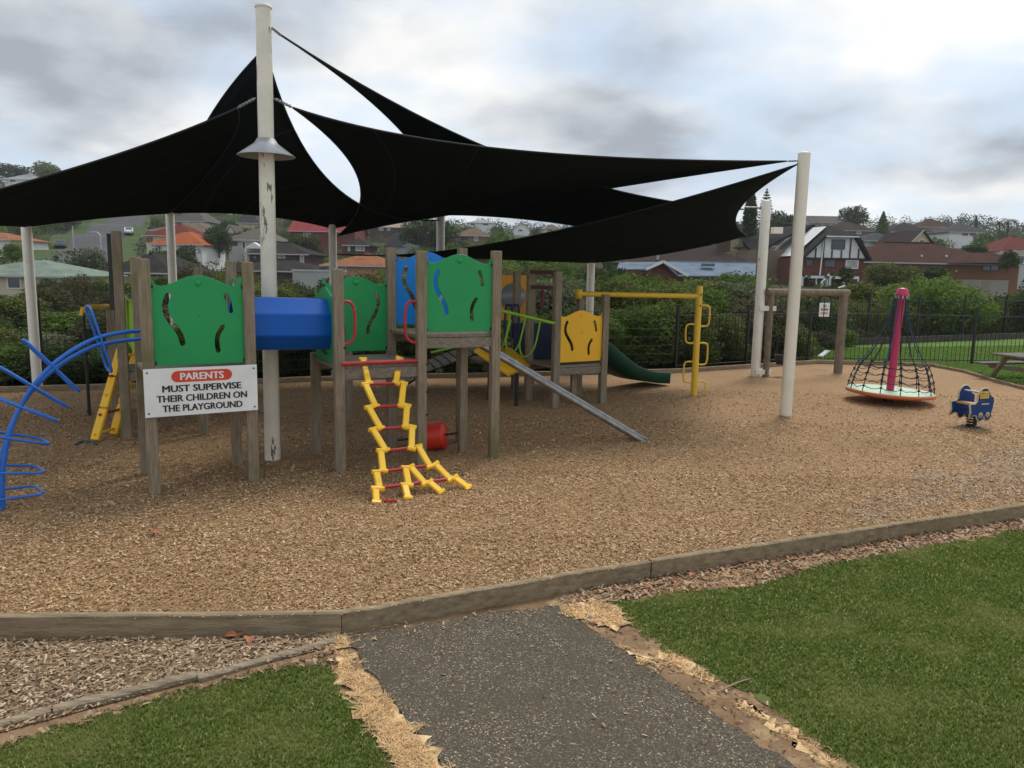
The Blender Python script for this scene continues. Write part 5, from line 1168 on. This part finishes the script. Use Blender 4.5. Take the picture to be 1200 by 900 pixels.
def metal_roof_house():
    d = 58.0; X = lambda u, dd=d: at(u, 310, dd).x; Zv = lambda v, dd=d: at(800, v, dd).z
    zb = float(hz(X(800), d)) - 1; ze = Zv(321)
    t = thing('house', 'brick house with long blue grey metal roof and skylight', 'house', (X(805), d + 4, zb))
    MB().box((X(825), d + 5.3, (zb + ze) / 2), (X(890) - X(760), 9.6, ze - zb)).build('wall', MATS['redbrick_wall'], t)
    ax_, ay, az = X(776), d, Zv(308, d)
    gm = MB(); gm.add([(X(757), d, zb), (X(806), d, zb), (X(806), d, Zv(322)), (ax_, d, az), (X(757), d, Zv(315)), (X(757), d + 4, zb), (X(806), d + 4, zb)], [(0, 1, 2, 3, 4), (1, 6, 2)]); gm.build('brick_gable', MATS['redbrick_wall'], t)
    rf = MB(); rz_ = Zv(307, d + 5)
    rf.add([(X(795), d - .4, Zv(323)), (X(884), d - .4, Zv(322)), (X(886, d + 5), d + 5, rz_), (X(785, d + 5), d + 5, rz_), (X(776), d - .4, Zv(307))], [(0, 1, 2, 3), (0, 3, 4)])
    rf.add([(X(886, d + 5), d + 5, rz_), (X(785, d + 5), d + 5, rz_), (X(790), d + 11, ze), (X(884), d + 11, ze)], [(0, 1, 2, 3)])
    rf.add([(X(726), d + 1.5, Zv(317)), (X(757), d - .3, Zv(316)), (X(776), d - .4, Zv(307)), (X(785, d + 5), d + 5, rz_), (X(736), d + 5, Zv(309, d + 5))], [(0, 1, 2, 3, 4)])
    ro = rf.build('roof', MATS['bluegrey_roof'], t); m_ = ro.modifiers.new('thickness', 'SOLIDIFY'); m_.thickness = .12
    for a, b in (((756, 316.5), (776, 307)), ((776, 307), (806, 323))): MB().beam(V((X(a[0]), d - .45, Zv(a[1]))), V((X(b[0]), d - .45, Zv(b[1]))), .06, .2).build('barge_board', WHITEF, ro)
    q = V((X(839), d + 2.4, Zv(311.5, d + 2.4))); MB().beam(q + V((-.45, 0, .1)), q + V((.45, 0, .1)), .7, .22).build('skylight', GLASS, ro)
    MB().beam((X(736), d + 1.6, (zb + Zv(317)) / 2), (X(757), d + 1.6, (zb + Zv(317)) / 2), 3.0, Zv(317) - zb).build('side_wing', MATS['redbrick_wall'], t)
metal_roof_house()

# garden wall seen over the hedge, far cars and lamps on the hill road
p0, p1 = at(364, 318, 46), at(396, 320, 46)
bw = thing('garden_wall', 'grey block garden wall below the terracotta roof', 'wall', (p0.x, 46, float(hz(p0.x, 46)) - .3)); zt_ = p0.z
zb = float(hz(p0.x, 46)) - .3; MB().box(((p0.x + p1.x) / 2 - .3, 46, (zb + zt_) / 2), (p1.x - p0.x + 1.5, .2, zt_ - zb)).build('blockwork', MATS['grey_wall'], bw); MB().box(((p0.x + p1.x) / 2 - .3, 46, zt_ + .05), (p1.x - p0.x + 1.6, .3, .1)).build('coping', MATS['pale_wall'], bw)
def car(u, v, d, yaw, m, label):
    p = at(u, v, d); p.z = float(hz(p.x, p.y)) + .34
    t = thing('parked_car', label, 'car', p, 'cars on the hill road', 0); R = Matrix.Rotation(yaw, 3, 'Z')
    W = lambda x, y, z: p + R @ V((x, y, z))
    side = [(-2.1, .35), (-2.1, .85), (-1.5, .95), (-.9, 1.45), (.6, 1.47), (1.25, .98), (2.05, .82), (2.1, .35)]
    def prism(pts, hw): 
        n = len(pts); b = MB(); b.add([W(x, s * hw, z) for s in (-1, 1) for x, z in pts], [tuple(range(n)), tuple(reversed(range(n, 2 * n)))] + [(i, (i + 1) % n, n + (i + 1) % n, n + i) for i in range(n)]); return b
    prism(side, .85).build('body', m, t, bevel=.06)
    prism([(-1.35, .98), (-.85, 1.38), (.55, 1.40), (1.08, 1.0)], .865).build('side_windows', GLASS, t)
    b = MB(); b.add([W(1.28, -.7, 1.0), W(1.28, .7, 1.0), W(.66, .62, 1.43), W(.66, -.62, 1.43)], [(0, 1, 2, 3)]); b.build('windscreen', GLASS, t)
    for sx in (-1.3, 1.3):
        for sy in (-1, 1): MB().lathe(W(sx, sy * .8, .32), [(0, -.1), (.32, -.1), (.32, .1), (0, .1)], 14, axis=R @ V((0, 1, 0))).build('wheel', RUBBER, t)
    for sy in (-1, 1): MB().box(W(2.08, sy * .6, .68), (.08, .3, .14), yaw).build('headlight', CURTAIN, t)
car(151, 268, 172, math.radians(-65), mat('white_car_paint', (.75, .75, .75), .3, coat=.5), 'white car parked on the verge of the hill road')
car(70, 278, 140, math.radians(-60), mat('dark_car_paint', (.03, .035, .045), .3, coat=.5), 'dark blue car parked in a driveway off the hill road')
for u, v, vt, d, lab in ((119, 299, 272, 118, 'grey curved street lamp beside the hill road'), (86, 283, 265, 135, 'plain grey post on the far verge of the hill road')):
    p = at(u, v, d); z0 = float(hz(p.x, d)); zt_ = at(u, vt, d).z; t = thing('street_lamp' if 'lamp' in lab else 'street_post', lab, 'street lamp' if 'lamp' in lab else 'post', (p.x, d, z0))
    pts = [V((p.x, d, z0 - .3)), V((p.x, d, zt_ - .9))] + ([V((p.x - .15, d, zt_ - .35)), V((p.x - .5, d, zt_ - .05)), V((p.x - .95, d, zt_))] if 'lamp' in lab else [V((p.x, d, zt_))])
    MB().tube(smooth_path(pts, 4), .10, 8, r1=.06).build('column', DULLSTEEL, t)
    if 'lamp' in lab: MB().box((p.x - 1.15, d, zt_), (.6, .22, .14)).build('lamp_head', DULLSTEEL, t)

# ------------------------------------------------------------------ trees, shrubs, hedge
def crown(name, blobs, n, leaf, seed, m, squash=.55, inner=.55):
    R = np.random.default_rng(seed); bl = np.array(blobs, float); w = (bl[:, 3] * bl[:, 4] + bl[:, 3] * bl[:, 5]); w /= w.sum()
    k = R.choice(len(bl), n, p=w); d = R.normal(size=(n, 3)); d /= np.linalg.norm(d, axis=1)[:, None]
    rf = inner + (1 - inner) * np.sqrt(R.uniform(0, 1, n)); rf *= 1 + .10 * R.normal(size=n)
    P = bl[k, :3] + d * bl[k, 3:6] * rf[:, None]
    nn = d * .9 + R.normal(size=(n, 3)) * .75; nn[:, 2] += .35; nn /= np.linalg.norm(nn, axis=1)[:, None]
    a = np.cross(nn, R.normal(size=(n, 3))); a /= np.linalg.norm(a, axis=1)[:, None]; b = np.cross(nn, a)
    L = leaf * R.uniform(.6, 1.35, n); a = a * L[:, None] * .5; b = b * (L * squash)[:, None] * .5
    C = np.stack([P - a, P + b - a * .1, P + a, P - b - a * .1], 1); keep = C[:, :, 2].min(1) > .02; C = C[keep]
    cl = R.uniform(0, 1, len(bl))[k][keep]; rn = np.clip(.45 * cl + .55 * R.uniform(0, 1, len(cl)), 0, 1); n = len(C)
    me = big_mesh(name, C.reshape(-1, 3), np.arange(4 * n).reshape(n, 4), np.repeat(rn, 4)); me.materials.append(m); return me
def lumps(seed, R0, H0, z0, nb, rr=(.32, .5), flat=.85):
    R = random.Random(seed); out = [(0, 0, z0 + H0 * .45, R0 * .62, R0 * .62, H0 * .42)]
    for i in range(nb):
        a = R.uniform(0, 6.283); t = R.uniform(.05, 1); r = R0 * R.uniform(*rr); q = R0 * .68 * math.sin(math.pi * (.18 + .72 * t)) ** .6
        out.append((q * math.cos(a), q * math.sin(a), z0 + H0 * (.12 + .72 * t), r, r, r * flat * H0 / (2 * R0) * 1.2))
    return out
def trunk(seed, h, r, nb=5, spread=1.0):
    R = random.Random(seed); mb = MB(); top = V((R.uniform(-.1, .1), R.uniform(-.1, .1), h)); mid = V((R.uniform(-.15, .15), R.uniform(-.1, .1), h * .5))
    mb.tube(smooth_path([V((0, 0, -.3)), mid, top], 3), r, 7, r1=r * .45)
    for i in range(nb):
        a = R.uniform(0, 6.28); s = mid.lerp(top, R.uniform(0, .8)); mb.tube(smooth_path([s, s + V((math.cos(a) * spread * .5, math.sin(a) * spread * .5, h * .18)), s + V((math.cos(a) * spread, math.sin(a) * spread, h * .42))], 3), r * .42, 5, r1=r * .12)
    return mb.mesh('trunk')
BARKT = mat('tree_bark', (.10, .075, .055), .95, (.06, .045, .035), 5, .6, 12, (1, 1, .4), spec=.1)
def leafm(n, dark, mid, light): return attr_mat(n, [(0, dark), (.5, mid), (1, light)], .8, .3, .06)
LM = {'dark': leafm('leaf_dark', (0.024, 0.040, 0.013), (0.046, 0.073, 0.022), (0.091, 0.128, 0.039)), 'olive': leafm('leaf_olive', (0.059, 0.073, 0.020), (0.116, 0.140, 0.039), (0.207, 0.232, 0.068)),
      'green': leafm('leaf_green', (0.044, 0.076, 0.016), (0.091, 0.146, 0.030), (0.183, 0.250, 0.056)), 'bright': leafm('leaf_bright', (0.073, 0.122, 0.024), (0.134, 0.207, 0.043), (0.232, 0.305, 0.073)), 'grey': leafm('leaf_grey', (0.061, 0.071, 0.039), (0.116, 0.132, 0.076), (0.195, 0.213, 0.128)), 'brown': leafm('leaf_brown', (0.044, 0.039, 0.020), (0.081, 0.073, 0.037), (0.140, 0.128, 0.063))}
PROTO = {}
def proto(key, kind, n, leaf, R0, H0, z0, nb, seed, th, tr, m):
    PROTO[key] = (crown('crown_' + key, lumps(seed, R0, H0, z0, nb), n, leaf, seed, LM[m]), trunk(seed, th, tr, 5, R0 * .5), R0, z0 + H0)
for i, m in enumerate(('dark', 'olive', 'green', 'green', 'dark', 'grey')): proto('far%d' % i, 'far', 2600, .42, 1.0 * 2.6, 4.6, .7, 14, 100 + i, 3.2, .16, m)
for key in PROTO: PROTO[key][1].materials.append(BARKT)
for i, m in enumerate(('dark', 'olive', 'green', 'olive', 'brown', 'bright')): proto('mid%d' % i, 'mid', 9000, .19, 1.9, 3.4, .3, 20, 200 + i, 2.2, .10, m)
for i, m in enumerate(('green', 'olive', 'brown', 'bright', 'dark', 'grey')): proto('near%d' % i, 'near', 15000, .085, 1.05, 2.05, .02, 24, 300 + i, 1.2, .045, m)
for k in PROTO.values():
    if not k[1].materials: k[1].materials.append(BARKT)
def plant(name, key, x, y, z, s, sz, label, cat, group=None, rz=None):
    cm, tm, r, h = PROTO[key]; t = thing(name, label, cat, (x, y, z), group, random.uniform(0, 6.28) if rz is None else rz); t.scale = (s, s, sz)
    put('trunk', tm, None, t); put('crown', cm, None, t); return t

# hillside trees, kept off the road and off the fronts of the houses
FRONT = [(h[1], h[2], h[4] - 1, h[3] + 14 * 90 / h[5], h[5]) for h in HZ] + [(905, 1018, 258, 330, 77), (722, 890, 304, 323, 57), (70, 165, 250, 303, 100)]
FOOT = []
for h in HZ:
    a, b = at(h[1], h[3], h[5]), at(h[2], h[3], h[5]); FOOT.append((a.x - 1, b.x + 1, h[5] - 1, h[5] + h[6] + 2))
a, b = at(905, 300, 76), at(1018, 300, 76); FOOT.append((a.x, b.x, 73, 92)); a, b = at(722, 300, 57), at(890, 300, 57); FOOT.append((a.x, b.x, 56, 71))
RP = smooth_path(ROADC, 6)
TL_ = {0: ('dark', 'dark green tree among the houses on the hill'), 1: ('olive', 'olive green tree among the houses on the hill'), 2: ('green', 'mid green tree among the houses on the hill'), 3: ('green', 'mid green tree among the houses on the hill'), 4: ('dark', 'dark green tree among the houses on the hill'), 5: ('grey', 'greyish green tree among the houses on the hill')}
rt = random.Random(11); cnt = 0
for _ in range(5200):
    if cnt >= 195: break
    d = 72 * (320 / 72) ** (rt.random() ** .8); u = rt.uniform(-40, 1240); x = (u - 600) / 900 * d; z = float(hz(x, d))
    s = rt.uniform(.55, 1.25); sz = s * rt.uniform(.7, 1.15); rr = 2.6 * s * 900 / d; ht = 5.3 * sz
    ut, vt = proj((x, d, z + ht)); _, vb = proj((x, d, z))
    if any(a - 2.2 < x < b + 2.2 and c - 2 < d < e + 2 for a, b, c, e in FOOT): continue
    if min((p.x - x) ** 2 + (p.y - d) ** 2 for p in RP) < (6.5 + 2 * s) ** 2: continue
    if any(fd > d and ut + rr * .75 > f0 and ut - rr * .75 < f1 and vt < (f3 * .5 + f2 * .5) and vb > f2 for f0, f1, f2, f3, fd in FRONT): continue
    lim = 214 if u < 70 else 232 if u < 250 else 244 if u < 420 else 252
    if vt < lim + rt.uniform(0, 5): continue
    k = rt.randrange(6); plant('tree', 'far%d' % k, x, d, z - .2, s, sz, TL_[k][1], 'tree', 'hillside trees'); cnt += 1

# shrub belt behind the fence
SL = {0: 'leafy green shrub in the belt behind the fence', 1: 'olive shrub in the belt behind the fence', 2: 'brownish twiggy shrub in the belt behind the fence', 3: 'bright green shrub in the belt behind the fence', 4: 'very dark shrub in the belt behind the fence', 5: 'greyish shrub in the belt behind the fence'}
def fence_y(x): return float(np.interp(x, [-16, -13.6, -7.9, -2.9, 3.6, 7.4, 11.6, 23], [10.2, 11, 12.8, 14.85, 16.9, 19.4, 25.5, 31.4]))
rt = random.Random(5)
TOPV = lambda u: float(np.interp(u, [0, 90, 140, 200, 300, 420, 560, 640, 720, 860, 900, 1000, 1060, 1140, 1200], [378, 372, 365, 350, 340, 335, 330, 325, 330, 322, 345, 352, 352, 352, 350]))
def belt(off0, off1, step, dv, keys, smin, smax, jit=1.0):
    x = -15.5
    while x < 19:
        y = fence_y(x) + rt.uniform(off0, off1); u = proj((x, y, 1))[0]; k = rt.choice(keys)
        if u > 1020 and off1 < 3: x += step; continue
        vt = TOPV(u) + dv + rt.uniform(-9, 13); zt = at(u, vt, y).z; zg = float(hz(x, y)) if y > 20 else -.1
        sz = max(.35, (zt - zg) / 2.05); s = rt.uniform(smin, smax)
        plant('shrub', 'near%d' % k, x, y, zg, s, sz, SL[k], 'shrub', 'shrub belt behind the fence'); x += step * rt.uniform(.75, 1.25)
belt(.9, 1.6, 1.05, 34, (0, 0, 1, 3, 2, 4), .75, 1.0)
belt(2.4, 3.8, 1.3, 8, (0, 1, 1, 2, 4, 5), 1.0, 1.35)
belt(5.0, 8.0, 1.7, -2, (0, 1, 2, 4, 5, 1), 1.2, 1.7)
# mid-distance trees between the shrub belt and the nearest houses
ML = {0: 'dark green bushy tree below the nearest houses', 1: 'olive bushy tree below the nearest houses', 2: 'mid green bushy tree below the nearest houses', 3: 'olive bushy tree below the nearest houses', 4: 'brown leaved tree below the nearest houses', 5: 'bright green bushy tree below the nearest houses'}
MTOP = lambda u: float(np.interp(u, [-20, 40, 70, 120, 180, 240, 300, 360, 400, 470, 560, 640, 720, 800, 880, 930, 1000, 1060, 1110, 1150, 1200], [345, 338, 322, 325, 325, 306, 322, 322, 322, 312, 300, 306, 312, 322, 318, 330, 334, 318, 322, 346, 332]))
for _ in range(88):
    d = rt.uniform(26, 56); u = -40 + 1280 * (_ + rt.random()) / 88; x = (u - 600) / 900 * d
    if u > 1000 and d < 29: d = 31; x = (u - 600) / 900 * d
    zg = float(hz(x, d)); k = rt.choice((0, 1, 2, 2, 3, 4, 5)) if u > 200 else rt.choice((0, 1, 4, 4, 2)); zt = at(u, MTOP(u) + rt.uniform(-3, 16), d).z; sz = max((zt - zg) / 3.7, .4); s = rt.uniform(.7, 1.2) * min(1.3, max(.7, sz))
    plant('tree', 'mid%d' % k, x, d, zg - .1, s, sz, ML[k], 'tree', 'trees below the houses')

# single trees that stand out
def special(u, vt, vb, d, key, label, wpx=None, name='tree'):
    p = at(u, vb, d); zt = at(u, vt, d).z; r, h = PROTO[key][2], PROTO[key][3]; sz = (zt - p.z) / h; s = sz if wpx is None else (wpx / 2 * d / 900) / r
    return plant(name, key, p.x, p.y, p.z, s, sz, label, 'tree')
special(1000, 241, 268, 195, 'far4', 'big round dark tree standing up against the skyline', 34)
special(915, 246, 275, 150, 'far0', 'wide dark tree beside the tall spire pine', 34)
special(55, 188, 214, 250, 'far1', 'twin headed tree on the left hilltop beside the white house', 34)
special(12, 192, 212, 250, 'far4', 'flat topped dark tree above the white hilltop house', 40)
special(1085, 312, 345, 62, 'mid0', 'large dark shrub in front of the sprawling orange brick house', 60)
special(1045, 308, 345, 58, 'mid1', 'domed olive tree in front of the sprawling orange brick house', 66)
special(990, 312, 334, 70, 'mid0', 'small slanting dark tree in front of the white gable', 16)
special(357, 274, 305, 108, 'far4', 'rounded dark tree in front of the bright red roof', 44)
special(257, 262, 300, 118, 'far0', 'tall dark tree beside the orange roofed house', 36)
special(505, 254, 300, 140, 'far4', 'broad dark tree behind the light blue panel', 66)
special(20, 284, 306, 85, 'mid5', 'bright lime tree above the pale green roof', 26)
special(1180, 292, 318, 80, 'far0', 'small dark tree at the corner of the brick house', 24)
special(1143, 286, 300, 100, 'far4', 'round dark tree behind the brick house roof', 30)
def needles(key, prof, n, leaf, m, seed, drop=.25):
    R = np.random.default_rng(seed); z = R.uniform(0, 1, n); a = R.uniform(0, 6.283, n); rad = np.interp(z, [p[0] for p in prof], [p[1] for p in prof])
    if key == 'pine': lv = np.round(z * 13) / 13; z = lv + R.normal(0, .008, n); rad = np.interp(np.clip(z, 0, 1), [p[0] for p in prof], [p[1] for p in prof]); a = np.round(a / (6.283 / 6)) * (6.283 / 6) + R.normal(0, .13, n) + lv * 3.7
    r = rad * np.sqrt(R.uniform(.02, 1, n)); P = np.stack([r * np.cos(a), r * np.sin(a), z + (.03 * r / np.maximum(rad, .01) if key == 'pine' else 0)], -1)
    nn = R.normal(size=(n, 3)); t = np.cross(nn, R.normal(size=(n, 3))); t /= np.linalg.norm(t, axis=1)[:, None]; b = np.cross(nn, t); b /= np.linalg.norm(b, axis=1)[:, None]
    t *= leaf * .5; b *= leaf * .2; C = np.stack([P - t, P + b, P + t, P - b], 1)
    me = big_mesh('crown_' + key, C.reshape(-1, 3), np.arange(4 * n).reshape(n, 4), np.repeat(R.uniform(0, 1, n), 4)); me.materials.append(LM[m])
    tm = MB().tube([(0, 0, -.05), (0, 0, .5), (0, 0, .97)], .014, 6, r1=.004).mesh('trunk'); tm.materials.append(BARKT); PROTO[key] = (me, tm, max(p[1] for p in prof), 1.0)
needles('pine', [(0, .02), (.12, .23), (.5, .19), (.85, .08), (1, .01)], 2600, .05, 'dark', 1)
needles('cypress', [(0, .08), (.2, .13), (.6, .12), (.9, .06), (1, .01)], 3500, .06, 'dark', 2)
needles('conifer', [(0, .25), (.3, .24), (.7, .13), (1, .01)], 3000, .07, 'green', 3)
special(896, 223, 266, 190, 'pine', 'tall spire pine with tiered branches on the skyline', None, 'pine_tree')
special(877, 222, 290, 90, 'cypress', 'slim dark cypress behind the end of the low shade sail', None, 'cypress_tree')
special(1033, 248, 278, 160, 'conifer', 'small pointed conifer on the skyline right of the round tree', 15, 'conifer_tree')
special(1143, 253, 268, 230, 'cypress', 'tiny dark pointed tree on the far ridge', None, 'cypress_tree')
def palm(u, vt, vb, d, label):
    p = at(u, vb, d); zt = at(u, vt, d).z; t = thing('palm_tree', label, 'palm tree', p); top = V((p.x, p.y, zt - .6)); MB().tube([p, p.lerp(top, .5) + V((.1, 0, 0)), top], .2, 7, r1=.14).build('trunk', BARKT, t)
    for k in range(13):
        a = k * 2.4 + random.uniform(-.4, .4); l = random.uniform(1.4, 2.2); lift = random.uniform(.3, 1.7); e = V((math.cos(a), math.sin(a), 0)); pts = [top + e * (l * q) + V((0, 0, lift * q - 1.5 * q * q)) for q in (0, .25, .5, .75, 1)]; s = V((-e.y, e.x, 0)); mb = MB(); vs = []
        for i, q in enumerate(pts): w = (.05, .20, .22, .16, .02)[i]; vs += [q + s * w - V((0, 0, w * .4)), q, q - s * w - V((0, 0, w * .4))]
        mb.add(vs, [(3 * i + j, 3 * i + j + 1, 3 * i + j + 4, 3 * i + j + 3) for i in range(4) for j in (0, 1)]); mb.build('frond', mat('palm_frond', (.045, .06, .025), .6, (.03, .04, .016), 3), t)
palm(1180, 254, 275, 150, 'tall palm on the hillside above the brick red roof')
palm(1170, 257, 275, 165, 'shorter palm beside the tall palm on the hillside')
# scrub that covers the slope between the houses, and the wood along the ridge: uncountable, one mass each
def scrub():
    R = random.Random(21); bl = []
    while len(bl) < 1500:
        d = 64 * (300 / 64) ** (R.random() ** .75); u = R.uniform(-60, 1260); x = (u - 600) / 900 * d; r = R.uniform(.7, 1.7) * (.8 + d / 400)
        if any(a - 1.2 < x < b + 1.2 and c - 3.5 < d < e + 1 for a, b, c, e in FOOT): continue
        if min((p.x - x) ** 2 + (p.y - d) ** 2 for p in RP) < (6.0 + r) ** 2: continue
        z = float(hz(x, d)); h = r * R.uniform(.7, 1.3); ut, vt = proj((x, d, z + h * 1.6)); rr = r * 900 / d
        if any(fd > d and ut + rr > f0 and ut - rr < f1 and vt < (f3 * .75 + f2 * .25) and vt > f2 - 20 for f0, f1, f2, f3, fd in FRONT): continue
        bl.append((x, d, z + h * .6, r, r, h))
    for k, mk in enumerate(('dark', 'olive', 'green')):
        me = crown('hillside_scrub', [b for i, b in enumerate(bl) if i % 3 == k], 62000, .42, 90 + k, LM[mk], inner=.75); o = put('hillside_scrub', me, None); o['kind'] = 'stuff'
def ridge_wood():
    R = random.Random(22); bl = []
    RV = lambda u: float(np.interp(u, [-60, 20, 90, 250, 420, 520, 700, 860, 940, 1060, 1100, 1160, 1260], [206, 208, 216, 240, 252, 254, 262, 256, 252, 254, 250, 254, 262]))
    for i in range(330):
        u = -70 + 1340 * i / 330 + R.uniform(-3, 3); d = R.uniform(285, 345); x = (u - 600) / 900 * d; r = R.uniform(2.0, 4.2)
        vt = RV(u) + R.uniform(-1.5, 9); zt = at(u, vt, d).z; zg = float(hz(x, d)); z = max(zt - r, zg + r * .5)
        bl.append((x, d, z, r, r, r))
        if z - r > zg: bl.append((x, d, (zg + z) / 2, r * .9, r * .9, (z - zg) / 2 + r * .3))
    me = crown('ridge_wood', bl, 80000, .75, 95, LM['dark'], inner=.72); o = put('ridge_wood', me, None); o['kind'] = 'stuff'
scrub(); ridge_wood()
# hedge and skyline wood
def hedge():
    R = random.Random(3); bl = []
    for i in range(70):
        f = i / 69; x = 6.6 + f * 18; y = 22.5 + (x - 6.6) * .52 + R.uniform(.5, 1.1) + .9; bl.append((x, y, R.uniform(.55, .75), .55, .5, R.uniform(.65, .85)))
    me = crown('hedge', bl, 42000, .085, 77, LM['olive'], inner=.7); o = put('hedge', me, None); o.location = (0, 0, -.1)
    tag(o, 'long clipped olive hedge behind the picnic lawn', 'hedge')
hedge()

# ------------------------------------------------------------------ thin damp air over the valley
hm = bpy.data.materials.new('air'); hm.use_nodes = True; hn = hm.node_tree; hn.nodes.clear()
ho = hn.nodes.new('ShaderNodeOutputMaterial'); hv = hn.nodes.new('ShaderNodeVolumePrincipled'); hv.inputs['Color'].default_value = (.92, .95, 1, 1); hv.inputs['Density'].default_value = .00028; hv.inputs['Anisotropy'].default_value = .2
hn.links.new(hv.outputs[0], ho.inputs['Volume'])
hb_ = MB(); hb_.box((0, 397, 28), (1640, 830, 66)); hz_o = put('haze', hb_.mesh('haze'), hm); hz_o['kind'] = 'stuff'
